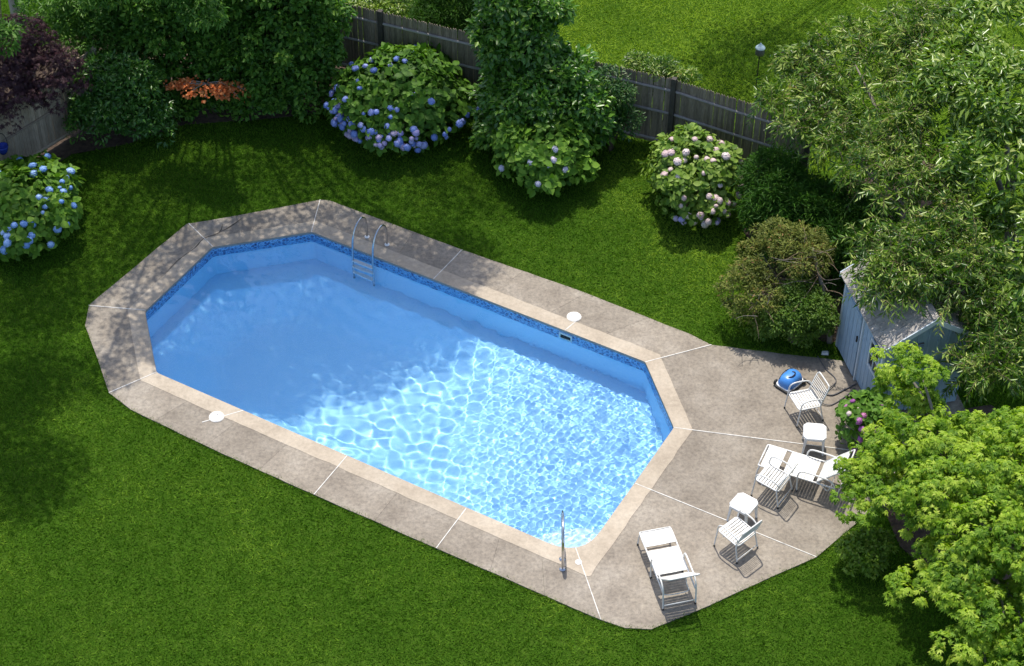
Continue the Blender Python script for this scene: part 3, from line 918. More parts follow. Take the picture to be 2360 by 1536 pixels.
# ------------------------------------------------------------------ small garden things
tp = MB().tube([(-11.62, 9.2, 0), (-11.62, 9.2, 1.5), (-11.64, 9.22, 5.5)], [.19, .18, .16], 10).build('wooden_post', M_post, None, True)
tag(tp, 'pale grey weathered wooden pole rising in the top left corner', 'pole')
fd = empty('bird_feeder', (5.70, 8.55, -.04)); tag(fd, 'pale blue bird feeder on a thin dark stake in the neighbouring lawn', 'bird feeder')
MB().tube([(0, 0, 0), (0, 0, 1.05)], .014, 8).build('stake', M_rubber, fd)
MB().lathe([(.09, 1.0), (.11, 1.02), (.10, 1.17), (.09, 1.18)], 14).build('tray', M_hose, fd, True)
MB().lathe([(.12, 1.18), (.115, 1.2), (.07, 1.25), (.02, 1.30), (.012, 1.32)], 16).build('roof', M_feeder, fd, True)
pt = empty('hanging_pot', (-11.2, 4.72, .82)); tag(pt, 'small cobalt blue pot hung on the board fence at the left edge', 'pot')
MB().lathe([(.07, 0), (.11, .08), (.13, .17), (.14, .2), (.12, .2), (.1, .15)], 16).build('bowl', M_pot, pt, True)
MB().tube(smooth_path([(-.13, 0, .2), (-.1, .05, .38), (0, .12, .45), (.1, .05, .38), (.13, 0, .2)], 4), .008, 6).build('hanger', M_rubber, pt)

# ------------------------------------------------------------------ foliage tools
def nrm_(a):
    return a / np.maximum(np.linalg.norm(a, axis=-1, keepdims=True), 1e-9)

def leaf_geo(pos, nor, axis, L_, W_, fold=.18, droop=.15, ovate=False):
    """one folded leaf per row"""
    n = len(pos)
    axis = nrm_(axis - nor * (axis * nor).sum(1, keepdims=True) * .6)
    side = nrm_(np.cross(axis, nor)); up = np.cross(side, axis)
    L_ = np.broadcast_to(np.asarray(L_, float), (n,))[:, None]; W_ = np.broadcast_to(np.asarray(W_, float), (n,))[:, None]
    if not ovate:
        b = pos; t = pos + axis * L_ - up * L_ * droop
        l = pos + axis * L_ * .45 + side * W_ * .5 + up * W_ * fold; r = pos + axis * L_ * .45 - side * W_ * .5 + up * W_ * fold
        V = np.stack([b, r, t, l], 1).reshape(-1, 3)
        k = np.arange(n)[:, None] * 4
        F = np.concatenate([k + [0, 1, 2], k + [0, 2, 3]], 1).reshape(-1, 3)
        return V, F, 2
    b = pos; t = pos + axis * L_ - up * L_ * droop
    P = [b]
    for f, w, s in ((.28, .46, -1), (.68, .38, -1)):
        P.append(pos + axis * L_ * f + side * W_ * w * s + up * (W_ * fold - L_ * droop * f * f))
    P.append(t)
    for f, w, s in ((.68, .38, 1), (.28, .46, 1)):
        P.append(pos + axis * L_ * f + side * W_ * w * s + up * (W_ * fold - L_ * droop * f * f))
    V = np.stack(P, 1).reshape(-1, 3)
    k = np.arange(n)[:, None] * 6
    F = np.concatenate([k + [0, 1, 2], k + [0, 2, 3], k + [0, 3, 4], k + [0, 4, 5]], 1).reshape(-1, 3)
    return V, F, 4

def rand_unit(rg, n):
    v = rg.normal(size=(n, 3)); return nrm_(v)

def shell_points(rg, lobes, n, lo=.75, hi=1.03, zmin=-.55, expo=1.0):
    """points on the shells of ellipsoid lobes (cx, cy, cz, rx, ry, rz); returns position and outward normal"""
    lb = np.asarray(lobes, float)
    wt = (lb[:, 3] * lb[:, 4] + lb[:, 3] * lb[:, 5] + lb[:, 4] * lb[:, 5]); wt = wt / wt.sum()
    i = rg.choice(len(lb), n, p=wt)
    d = rand_unit(rg, n)
    bad = d[:, 2] < zmin; d[bad, 2] *= -1
    r = lo + (hi - lo) * rg.random(n) ** expo
    pos = lb[i, :3] + d * lb[i, 3:6] * r[:, None]
    nor = nrm_(d / lb[i, 3:6])
    return pos, nor, i

def clumped(rg, lobes, n_sub, r_sub, n_leaf, zmin=-.5, flat=.7, lo=.7, hi=1.0, ground=0.05):
    """sub-clumps on the lobes, leaves on each sub-clump's upper outside"""
    c, cn, ci = shell_points(rg, lobes, n_sub, lo, hi, zmin)
    rs = r_sub * (.6 + .8 * rg.random(n_sub))
    k = np.repeat(np.arange(n_sub), n_leaf)
    d = rand_unit(rg, len(k))
    d = nrm_(d + cn[k] * .55 + np.array([0, 0, .25]))
    rad = rs[k] * (.55 + .5 * rg.random(len(k)))
    pos = c[k] + d * rad[:, None] * np.array([1, 1, flat])
    nor = nrm_(d * .8 + np.array([0, 0, .7]) + rg.normal(0, .35, (len(k), 3)))
    ax = nrm_(d + rg.normal(0, .55, (len(k), 3)))
    keep = pos[:, 2] > ground
    return pos[keep], nor[keep], ax[keep], k[keep]

def crown_mesh(name, rg, pos, nor, ax, size, aspect, mat, k=None, fold=.18, droop=.15, ovate=False, base=None):
    n = len(pos)
    L_ = size * (.65 + .7 * rg.random(n))
    V, F, per = leaf_geo(pos, nor, ax, L_, L_ * aspect, fold, droop, ovate)
    rnd = rg.random(n) * (.6 if k is not None else 1.0)
    if k is not None:
        tone = rg.random(int(k.max()) + 1); rnd = rnd + .4 * tone[k]
    if base is not None: V = V - np.asarray(base)
    return np_mesh(name, V, F, mat, np.repeat(rnd, per))

def palmate(rg, pos, nor, ax, size, lobes=5, spread=1.25):
    """star shaped leaves: several narrow lobes from one point"""
    n = len(pos)
    ax = nrm_(ax - nor * (ax * nor).sum(1, keepdims=True)); sd = np.cross(nor, ax)
    P, A, N_, S = [], [], [], []
    for j in range(lobes):
        a = spread * (2 * j / (lobes - 1) - 1)
        P.append(pos); A.append(ax * math.cos(a) + sd * math.sin(a)); N_.append(nor); S.append(size * (1 - .38 * abs(2 * j / (lobes - 1) - 1)))
    return np.concatenate(P), np.concatenate(N_), np.concatenate(A), np.concatenate(S)

def limb_mesh(name, pts, r0, r1, mat, parent, sides=7, n=5):
    p = smooth_path(pts, n); k = len(p)
    return MB().tube(p, [r0 + (r1 - r0) * i / (k - 1) for i in range(k)], sides).build(name, mat, parent, True)

def tree(name, label, cat, base, lobes, trunk_r, bark, fork=.45, group=None, seed=0, limb_part=.55):
    rg = np.random.default_rng(seed)
    t = empty(name, tuple(base)); tag(t, label, cat, group)
    B = Vector(base); lb = np.asarray(lobes, float)
    top = Vector(lb[:, :3].mean(0)); fk = B.lerp(top, fork) + Vector((0, 0, .1))
    fk.z = max(fk.z, B.z + .25 * (top.z - B.z))
    limb_mesh('trunk', [(0, 0, -.05), tuple((fk - B) * .5 + Vector((.04, .03, 0))), tuple(fk - B)], trunk_r, trunk_r * .7, bark, t, 9)
    for q in lb:
        c = Vector(q[:3]); m_ = fk.lerp(c, .55) + Vector((rg.normal(0, .12), rg.normal(0, .12), .15 * (c - fk).length * .5))
        limb_mesh('limb', [tuple(fk - B), tuple(m_ - B), tuple(c - B)], trunk_r * limb_part, trunk_r * .1, bark, t, 6, 4)
    return t

def stuff(o):
    o['kind'] = 'stuff'; return o

# ------------------------------------------------------------------ hydrangeas
def hleaf_mesh(mat):
    m_ = MB()
    xs = [0, .12, .3, .5, .7, .88, 1.0]; ws = [.02, .30, .47, .5, .38, .18, 0.0]
    for x, w in zip(xs, ws):
        z = -.16 * x * x
        m_.v += [(x, -w * .72, z + .13 * w), (x, 0, z), (x, w * .72, z + .13 * w)]
    for i in range(6):
        a = 3 * i
        m_.f += [(a, a+3, a+4, a+1), (a+1, a+4, a+5, a+2)]
    return m_.mesh('leaf', mat, True)
def head_mesh(mat, seed):
    rg = np.random.default_rng(seed); m_ = MB(); n = 46
    for i in range(n):
        z = 1 - 1.55 * (i + .5) / n; a = i * 2.39996; s = math.sqrt(max(0, 1 - z * z))
        d = Vector((s * math.cos(a), s * math.sin(a), z)); d = (d + Vector(rg.normal(0, .12, 3))).normalized()
        t = d.orthogonal().normalized(); b = d.cross(t); r = 1 + rg.normal(0, .05); w = .27
        c = d * r; k = len(m_.v)
        rot = rg.random() * PI; t, b = t * math.cos(rot) + b * math.sin(rot), b * math.cos(rot) - t * math.sin(rot)
        m_.v += [tuple(c + t * w), tuple(c * 1.06 + (t + b) * w * .2), tuple(c + b * w), tuple(c - t * w), tuple(c - b * w)]
        m_.f += [(k, k+2, k+3, k+4)]
    k = len(m_.v)
    m_.lathe([(.3, -.6), (.75, -.45), (.92, 0), (.8, .5), (.4, .85), (.02, .95)], 10)
    return m_.mesh('flower_head', mat)

def flower_mat(name, a, b, c):
    m, N, L, B = base_mat(name)
    B.inputs['Roughness'].default_value = .6
    oi = N.new('ShaderNodeObjectInfo'); r = ramp(N, [(0, a), (.5, b), (1, c)]); L.new(oi.outputs['Random'], r.inputs[0])
    g = N.new('ShaderNodeNewGeometry'); n = N.new('ShaderNodeTexNoise'); n.inputs['Scale'].default_value = 40; L.new(g.outputs['Position'], n.inputs['Vector'])
    mr = N.new('ShaderNodeMapRange'); mr.inputs['To Min'].default_value = .7; mr.inputs['To Max'].default_value = 1.3; L.new(n.outputs['Fac'], mr.inputs[0])
    h = N.new('ShaderNodeHueSaturation'); L.new(r.outputs[0], h.inputs['Color']); L.new(mr.outputs[0], h.inputs['Value']); L.new(h.outputs[0], B.inputs['Base Color'])
    return m
F_blue = flower_mat('blue_florets', (.17, .26, .66), (.27, .36, .76), (.42, .45, .80))
F_cyan = flower_mat('sky_blue_florets', (.16, .33, .70), (.25, .43, .80), (.36, .54, .85))
F_lilac = flower_mat('lilac_florets', (.38, .36, .72), (.46, .40, .66), (.55, .46, .62))
F_pink = flower_mat('pink_florets', (.62, .46, .47), (.70, .56, .53), (.72, .62, .62))
F_mag = flower_mat('magenta_florets', (.33, .08, .33), (.42, .13, .42), (.50, .18, .38))
F_white = flower_mat('pale_blue_florets', (.55, .55, .72), (.64, .62, .74), (.6, .52, .62))
CAMV = np.array([0, -.73, .68])

def hydrangea(label, x, y, rx, ry, H, stops, n_ros, n_fol, heads, seed, leaf=.155, lean=(0, 0)):
    rg = np.random.default_rng(seed)
    t = empty('hydrangea', (x, y, -.03)); tag(t, label, 'hydrangea', 'hydrangea bushes round the pool garden')
    ml = leaf_mat('hydrangea_leaf_%d' % seed, stops, .3, .5, by_object=True, spec=.2)
    mf = leaf_mat('hydrangea_foliage_%d' % seed, stops, .25, .5, spec=.2)
    lm = hleaf_mesh(ml)
    cz = .42 * H; rz = .58 * H
    lobes = [(lean[0], lean[1], cz, rx, ry, rz)]
    lobes = [(lean[0], lean[1], cz * .95, rx * .86, ry * .86, rz * .84)]
    for k in range(16):                                   # uneven outline
        d = rand_unit(rg, 1)[0]; d[2] = abs(d[2]) * .95 - .15; f = rg.uniform(.66, .84); w = rg.uniform(.22, .36)
        lobes.append((lean[0] + d[0] * rx * f, lean[1] + d[1] * ry * f, cz + d[2] * rz * f, rx * w, ry * w, rz * w * 1.1))
    # stems
    for k in range(7):
        a = rg.random() * 2 * PI
        limb_mesh('stem', [(rg.normal(0, .08), rg.normal(0, .08), 0), (math.cos(a) * rx * .3, math.sin(a) * ry * .3, H * .35), (math.cos(a) * rx * .6, math.sin(a) * ry * .6, H * .62)], .016, .006, M_twig, t, 5, 3)
    # rosettes of single leaves on the outside
    pos, nor, _ = shell_points(rg, lobes, n_ros * 6, .93, 1.06, -.35)
    lb = np.asarray(lobes)
    def depth(p):                                         # keep what no lobe covers
        q = ((p[:, None, :] - lb[None, :, :3]) / lb[None, :, 3:6]); return (q ** 2).sum(2).min(1)
    ok = (depth(pos) > .72) & ((nor * CAMV).sum(1) > -.15) & (pos[:, 2] > .10)
    pos, nor = pos[ok][:n_ros], nor[ok][:n_ros]
    cnt = 0
    for p, n_ in zip(pos, nor):
        n_ = nrm_(n_ * .8 + np.array([0, -.15, .6]))
        zq = Vector(n_).to_track_quat('Z', 'Y').to_matrix().to_4x4(); a0 = rg.random() * 6.28
        for j in range(5):
            if cnt >= 300: break
            s = leaf * (.7 + .6 * rg.random())
            M_ = Matrix.Translation(p) @ zq @ Matrix.Rotation(a0 + j * 2 * PI / 5 + rg.normal(0, .2), 4, 'Z') @ Matrix.Rotation(rg.normal(-.10, .25), 4, 'Y') @ Matrix.Translation((.015, 0, 0)) @ Matrix.Scale(s, 4)
            add('leaf', lm, t, M_); cnt += 1
    # the mass of leaves behind them
    pos, nor, _ = shell_points(rg, lobes, n_fol, .62, 1.0, -.45, .7)
    pos = pos[pos[:, 2] > .06]; nor = nor[:0] if False else nrm_(np.repeat(np.array([[0, 0, .6]]), len(pos), 0) + nrm_(pos - np.array([lean[0], lean[1], cz])) + rg.normal(0, .35, (len(pos), 3)))
    ax = rand_unit(rg, len(pos)) + nrm_(pos - np.array([0, 0, cz])) * .7
    stuff(add('foliage', crown_mesh('foliage', rg, pos, nor, nrm_(ax), leaf * .95, .68, mf, None, .12, .18, True), t))
    # flower heads
    for mat, n_, fn, size in heads:
        ms = [head_mesh(mat, seed * 7 + j) for j in range(2)]
        pos, nor, _ = shell_points(rg, lobes, 4000, 1.0, 1.08, -.45)
        rel = nrm_((pos - np.array([lean[0], lean[1], cz])) / np.array([rx, ry, rz]))
        ok = (depth(pos) > .9) & ((nor * CAMV).sum(1) > .22) & (pos[:, 2] > .07)
        pos, nor, rel = pos[ok], nor[ok], rel[ok]
        wt = np.array([max(fn(*r_), 1e-6) for r_ in rel]); wt = wt / wt.sum()
        got = []
        ctr = rg.choice(len(pos), max(2, n_ // 2), replace=False, p=wt)
        near = np.min(np.linalg.norm(pos[:, None] - pos[None, ctr], axis=2), axis=1)
        wt = wt * (.06 + np.exp(-(near / .24) ** 2)); wt = wt / wt.sum()      # heads gather in trusses
        for i in rg.choice(len(pos), min(len(pos), n_ * 8), replace=False, p=wt):
            if len(got) >= n_: break
            if any(np.linalg.norm(pos[i] - g_) < size * 1.15 for g_ in got): continue
            got.append(pos[i])
            s = size * (.5 + .62 * rg.random() ** .7)
            zq = Vector(nrm_(nor[i] + np.array([0, 0, .5]))).to_track_quat('Z', 'Y').to_matrix().to_4x4()
            sink = rg.uniform(-.05, .03)
            add('flower_head', ms[len(got) % 2], t, Matrix.Translation(pos[i] + nor[i] * sink) @ zq @ Matrix.Rotation(rg.random() * 6, 4, 'Z') @ Matrix.Diagonal((s, s * rg.uniform(.8, 1.05), s * rg.uniform(.6, .85), 1)))
    return t
G_h = [(0, (.05, .13, .014)), (.5, (.095, .215, .024)), (1, (.16, .31, .04))]
G_hs = [(0, (.07, .17, .018)), (.5, (.14, .29, .03)), (1, (.24, .41, .05))]
G_hp = [(0, (.06, .14, .015)), (.5, (.16, .27, .035)), (1, (.30, .42, .09))]
low = lambda dx, dy, dz: math.exp(-((dz + .08) / .33) ** 2) * (1.5 if dx < .35 else .5)
any_ = lambda dx, dy, dz: .5 + max(0, -dx)
hydrangea('large hydrangea in front of the back fence covered with violet blue flower heads', -2.60, 7.0, 1.86, 1.72, 1.80, G_h, 60, 5200,
          [(F_blue, 58, low, .088), (F_lilac, 26, low, .085), (F_blue, 24, any_, .08)], 21, .185)
hydrangea('hydrangea with sky blue flower heads against the left board fence', -10.5, 3.15, 1.24, 1.62, 1.36, G_hs, 60, 3600,
          [(F_cyan, 34, lambda dx, dy, dz: .1 + max(0, dx) * 1.5 + max(0, -dy) * .5, .09), (F_cyan, 14, any_, .075)], 22, .18)
hydrangea('low bright green hydrangea with only a few pale flower heads', .64, 5.2, 1.18, 1.2, 1.75, G_hs, 60, 3400,
          [(F_white, 7, lambda dx, dy, dz: math.exp(-((dz - .1) / .3) ** 2), .085)], 23, .175)
hydrangea('hydrangea with faded pink flower heads before the right end of the fence', 3.95, 4.2, 1.14, 1.32, 1.84, G_hp, 60, 3800,
          [(F_pink, 44, lambda dx, dy, dz: .15 + max(0, dx + .2) * max(0, .7 - dz), .088), (F_lilac, 6, lambda dx, dy, dz: max(0, -dz), .08)], 24, .14)
hydrangea('small hydrangea with magenta flower heads between the shed and the maple', 6.78, -2.95, .62, .66, 1.25, G_h, 34, 1400,
          [(F_mag, 12, lambda dx, dy, dz: .3 + max(0, -dx), .07), (F_pink, 4, lambda dx, dy, dz: max(0, -dx), .07)], 25, .13)
# ------------------------------------------------------------------ evergreen hedges and shrubs on the left
L_ever = leaf_mat('dark_evergreen', [(0, (.022, .08, .008)), (.45, (.075, .20, .02)), (.8, (.17, .34, .04)), (1, (.27, .44, .065))], .32, .5)
L_shr = leaf_mat('glossy_green', [(0, (.03, .10, .015)), (.5, (.075, .20, .03)), (.9, (.18, .37, .06)), (1, (.40, .52, .2))], .32, .28, spec=.5)
L_pur = leaf_mat('purple_maple_leaf', [(0, (.03, .013, .02)), (.55, (.075, .03, .042)), (.92, (.14, .065, .075)), (1, (.38, .24, .22))], .25, .5)
L_drop = leaf_mat('fresh_green', [(0, (.04, .13, .015)), (.5, (.10, .24, .03)), (.92, (.19, .36, .055)), (1, (.40, .50, .18))], .38, .4)
L_ctr = leaf_mat('mid_green_shrub', [(0, (.03, .10, .014)), (.45, (.08, .21, .025)), (.85, (.21, .40, .05)), (1, (.46, .56, .16))], .32, .3, spec=.5)
L_con = leaf_mat('conifer_green', [(0, (.016, .058, .007)), (.5, (.036, .115, .010)), (1, (.085, .19, .02))], .25, .5, spec=.15)
L_jun = leaf_mat('juniper_green', [(0, (.05, .075, .012)), (.45, (.13, .165, .025)), (.78, (.24, .28, .05)), (.9, (.28, .18, .06)), (1, (.38, .19, .10))], .25, .6)
L_nar = leaf_mat('narrow_leaf', [(0, (.016, .055, .006)), (.35, (.055, .14, .012)), (.6, (.17, .30, .03)), (.92, (.58, .66, .20)), (1, (.52, .32, .11))], .35, .3, spec=.5)
L_lgt = leaf_mat('pale_broad_leaf', [(0, (.04, .11, .015)), (.4, (.12, .24, .025)), (.8, (.30, .42, .07)), (1, (.55, .60, .22))], .35, .28, spec=.5)
L_map = leaf_mat('bright_maple_leaf', [(0, (.06, .16, .008)), (.35, (.18, .34, .02)), (.75, (.40, .55, .05)), (1, (.56, .66, .12))], .42, .5)
L_org = leaf_mat('dead_orange_leaf', [(0, (.55, .12, .03)), (.5, (.74, .22, .06)), (1, (.82, .34, .13))], .25, .7)
L_shade = leaf_mat('shade_tree_leaf', [(0, (.025, .08, .015)), (.5, (.055, .14, .025)), (1, (.10, .21, .04))], .3, .45)

def shrub(name, label, base, lobes, mat, seed, n_sub, r_sub, n_leaf, size, aspect, cat='shrub', group=None, stems=5, flat=.8, fold=.2, bark=M_bark, inner=True, zmin=-.4):
    rg = np.random.default_rng(seed)
    t = empty(name, (base[0], base[1], -.04)); tag(t, label, cat, group)
    b = np.array([base[0], base[1], -.04])
    pos, nor, ax, k = clumped(rg, lobes, n_sub, r_sub, n_leaf, zmin, flat)
    if inner:                                             # leaves deeper in the bush
        p2, n2, _ = shell_points(rg, lobes, int(len(pos) * .35), .35, .85, -.6)
        ok = p2[:, 2] > .05; p2, n2 = p2[ok], n2[ok]
        pos = np.concatenate([pos, p2]); nor = np.concatenate([nor, n2]); ax = np.concatenate([ax, rand_unit(rg, len(p2))])
        k = np.concatenate([k, rg.integers(0, n_sub, len(p2))])
    stuff(add('crown', crown_mesh('crown', rg, pos, nor, ax, size, aspect, mat, k, fold, .1, base=b), t))
    lb = np.asarray(lobes)
    for j in range(stems):
        q = lb[j % len(lb)]; a = rg.random() * 6.28
        e = q[:3] - b + np.array([math.cos(a) * q[3] * .5, math.sin(a) * q[4] * .5, q[5] * .2])
        limb_mesh('stem', [(rg.normal(0, .06), rg.normal(0, .06), 0), tuple(e * np.array([.45, .45, .55])), tuple(e)], .04, .012, bark, t, 6, 3)
    return t

HG = 'evergreen shrubs behind the lawn on the left'
shrub('evergreen_shrub', 'tall dark curly evergreen beside the back fence', (-5.3, 8.0), [(-5.35, 7.75, 1.35, 1.2, .95, 1.3), (-4.75, 7.95, 1.2, .72, .75, 1.05), (-5.9, 7.7, .9, .8, .85, .85), (-5.2, 8.3, 2.5, 1.15, .95, 1.2), (-4.9, 7.35, .5, .75, .5, .5), (-4.6, 8.35, 2.0, .75, .7, 1.0), (-5.7, 7.25, .4, .6, .4, .4)], L_ever, 31, 400, .19, 50, .125, .6, 'evergreen', HG, flat=.9, fold=.35)
shrub('evergreen_shrub', 'dark evergreen mass above the dead orange branch', (-7.4, 8.3), [(-7.3, 8.1, 1.5, 1.1, .8, 1.3), (-6.5, 8.0, 1.3, .9, .8, 1.2), (-7.0, 8.4, 2.7, 1.4, .9, 1.0), (-8.2, 7.9, 1.6, .9, .8, 1.4), (-6.2, 8.6, 2.9, 1.0, .8, .9), (-7.6, 7.75, .6, .9, .55, .6), (-6.7, 7.65, .5, .8, .5, .5), (-7.5, 7.35, .22, .6, .35, .3), (-6.6, 7.35, .2, .6, .35, .3), (-8.0, 7.1, .25, .5, .35, .3), (-8.6, 8.0, 2.6, .8, .7, .8)], L_ever, 32, 480, .19, 50, .125, .6, 'evergreen', HG, flat=.9, fold=.35)
shrub('leafy_shrub', 'glossy green leafy shrub beside the board fence and purple maple', (-8.9, 6.6), [(-8.9, 6.55, .75, .95, .8, .75), (-9.35, 6.75, 1.0, .7, .7, .8), (-8.3, 6.6, .55, .65, .55, .5), (-9.5, 6.35, .55, .6, .5, .5), (-8.75, 6.7, 1.35, .7, .6, .5), (-8.0, 6.45, .3, .45, .35, .3)], L_shr, 33, 300, .17, 38, .12, .42, 'shrub')
shrub('leafy_shrub', 'bright feathery shrub behind the purple maple at top left', (-9.7, 8.1), [(-9.6, 8.0, 1.6, 1.0, .8, 1.4), (-9.1, 8.0, 1.2, .8, .8, 1.1), (-10.3, 8.3, 1.9, 1.0, .8, 1.2), (-9.0, 8.4, 2.4, .9, .8, .9)], L_drop, 34, 420, .18, 48, .10, .32, 'shrub')
# purple japanese maple
PM = [(-10.5, 5.75, 2.35, .95, .75, .55), (-11.2, 5.6, 2.3, .8, .75, .6), (-10.2, 5.95, 2.0, .75, .6, .45), (-11.0, 5.2, 1.85, .75, .5, .5), (-10.0, 5.75, 1.75, .55, .45, .3), (-10.9, 6.2, 2.85, .8, .6, .4), (-11.5, 5.1, 1.6, .6, .5, .5)]
t = tree('purple_maple', 'dark purple leaved japanese maple spilling over the board fence', 'maple', (-11.1, 6.35, -.04), PM, .07, M_greybark, .5, seed=41)
rg = np.random.default_rng(42)
pos, nor, ax, k = clumped(rg, PM, 330, .20, 20, -.5, .55)
sz = .10 * (.7 + .6 * rg.random(len(pos))); kk = np.tile(k, 5)
pos, nor, ax, sz = palmate(rg, pos, nor, nrm_(ax + np.array([0, 0, -.5])), sz, 5, 1.1)
V, F, per = leaf_geo(pos, nor, ax, sz, sz * .2, .1, .2)
tone = rg.random(400)
stuff(add('crown', np_mesh('crown', V - np.array([-11.1, 6.35, -.04]), F, L_pur, np.repeat(rg.random(len(pos)) * .6 + .4 * tone[kk], per)), t))

# dead orange branch in front of the evergreens
db = empty('dead_branch', (-7.0, 6.98, .27)); tag(db, 'dead branch with rusty orange leaves sticking out of the evergreens', 'branch')
rg = np.random.default_rng(51)
tips = []
limb_mesh('stem', [(.15, .55, .75), (.08, .3, .85), (0, 0, .78)], .022, .014, M_greybark, db, 6, 4)
for q in range(17):
    a = rg.uniform(-2.95, -.2) if q % 3 else rg.choice([-2.9, -.25]) + rg.normal(0, .12); l = rg.uniform(.55, 1.0)
    ex = math.cos(a) * l; ey = math.sin(a) * l * .38; ez = .78 + rg.normal(-.04, .09)
    P = smooth_path([(0, .05, .80), (ex * .5, ey * .5, .86 + rg.normal(0, .03)), (ex, ey, ez)], 6)
    limb_mesh('twig', [tuple(v) for v in P[::3]] + [tuple(P[-1])], .012, .005, M_post, db, 5, 2)
    for v in P[6:]:
        if rg.random() < .8: tips.append(tuple(v + Vector((rg.normal(0, .035), rg.normal(0, .035), rg.normal(0, .02)))))
tips = np.array(tips)
for c in tips:
    n = 9; d = rand_unit(rg, n); p = c + d * .065 * np.array([1, 1, .5])
    stuff(add('leaf_cluster', crown_mesh('leaf_cluster', rg, p, nrm_(d * .5 + np.array([0, -.4, .8])), nrm_(d + rg.normal(0, .3, (n, 3))), .07, .8, L_org, None, .1, .1, True), db))

# ------------------------------------------------------------------ shrubs in the middle
shrub('broadleaf_shrub', 'wide rounded green shrub in front of the fence between the hydrangeas', (.9, 6.2), [(.7, 6.0, 1.2, 1.1, .9, .95), (1.5, 6.1, 1.0, .85, .75, .8), (.0, 6.2, 1.0, .75, .75, .85), (.9, 6.3, 1.9, .9, .65, .55), (1.9, 6.3, .9, .5, .55, .6), (.4, 5.55, .6, .75, .55, .55), (-.3, 5.9, .6, .45, .45, .5), (1.35, 5.7, 1.5, .5, .45, .4), (.25, 5.75, 1.75, .5, .45, .4)], L_ctr, 61, 380, .22, 34, .15, .55, 'shrub', bark=M_bark)
shrub('broadleaf_shrub', 'loose green shrub rising above the back fence behind the wide one', (-.05, 7.0), [(-.1, 6.75, 1.9, .6, .55, .8), (.2, 6.65, 2.7, .7, .55, .6), (-.4, 6.8, 2.5, .45, .45, .5), (.55, 6.9, 3.3, .5, .5, .4), (-.3, 6.8, 3.35, .42, .45, .4), (-.2, 6.7, 1.0, .55, .5, .6), (.6, 6.6, 2.2, .4, .4, .4)], L_ctr, 62, 230, .22, 34, .15, .55, 'shrub')
shrub('vine_shrub', 'thin sprawling shrub with pale tips against the right fence', (2.2, 6.2), [(2.1, 6.2, 1.2, .45, .35, .6), (2.45, 6.0, .8, .35, .3, .45), (2.0, 6.25, 1.7, .5, .35, .35), (2.35, 6.15, 1.5, .3, .25, .3)], leaf_mat('pale_tipped_leaf', [(0, (.02, .07, .02)), (.6, (.05, .13, .03)), (.85, (.12, .2, .06)), (1, (.5, .5, .32))], .3, .4), 63, 110, .14, 24, .085, .42, 'shrub', inner=False)
shrub('climbing_plant', 'leafy climber hanging over the top of the right fence', (3.3, 6.75), [(3.2, 6.75, 1.75, .45, .3, .28), (3.7, 6.55, 1.65, .4, .25, .25), (2.8, 6.95, 1.7, .35, .25, .25), (3.3, 6.8, 1.2, .4, .2, .5)], L_nar, 64, 110, .14, 34, .10, .28, 'climber')
# conifer beyond the fence
shrub('conifer', 'dark needled conifer beyond the fence at the top', (-1.6, 9.6), [(-1.6, 9.7, 1.0, .85, .7, 1.0), (-1.1, 9.6, .8, .6, .6, .8), (-2.0, 9.9, .7, .5, .5, .7), (-1.5, 9.9, 1.8, .6, .5, .6)], L_con, 65, 300, .20, 60, .11, .13, 'conifer', flat=.9)
shrub('leafy_shrub', 'sunlit yellow green shrub beyond the fence at the top', (-2.7, 10.6), [(-2.6, 10.8, .45, .6, .5, .45), (-3.4, 11.2, .4, .6, .5, .4)], L_lgt, 66, 90, .15, 36, .09, .4, 'shrub', stems=3)

# ------------------------------------------------------------------ right side shrubs
shrub('conifer', 'dark green feathery conifer between the pink hydrangea and the tree', (5.85, 3.1), [(5.7, 2.9, .9, .85, .8, .9), (6.3, 2.5, .9, .9, .9, .9), (5.5, 3.4, 1.1, .6, .6, .9), (6.6, 1.7, .75, .8, .8, .8), (5.9, 2.2, .6, .6, .6, .6), (7.2, 1.5, .6, .8, .8, .6), (7.2, 2.6, .8, .9, .9, .8)], L_con, 71, 760, .19, 60, .14, .15, 'conifer', flat=1.2)
JUN = shrub('juniper', 'half brown juniper with bare twigs beside the sunny lawn', (5.9, .5), [(5.15, .85, 1.15, .65, .6, .45), (5.75, 1.0, 1.45, .75, .6, .45), (4.75, .5, .85, .5, .5, .55), (5.9, .55, 1.6, .5, .45, .3), (5.05, .15, .75, .6, .5, .45), (6.1, .9, 1.3, .4, .5, .4), (5.45, 1.2, 1.6, .5, .5, .3)], L_jun, 72, 300, .13, 46, .075, .3, 'juniper', inner=False, bark=M_greybark)
shrub('juniper', 'low green juniper on the deck edge beside the shed', (5.75, -.1), [(5.6, -.15, .5, .62, .5, .5), (6.05, -.2, .65, .5, .42, .55), (5.3, .0, .35, .45, .4, .35), (5.85, .15, .8, .5, .5, .5), (6.2, .1, .45, .35, .4, .45)], leaf_mat('green_juniper_leaf', [(0, (.035, .09, .01)), (.5, (.10, .20, .02)), (1, (.22, .32, .05))], .28, .5), 73, 330, .12, 46, .07, .38, 'juniper')
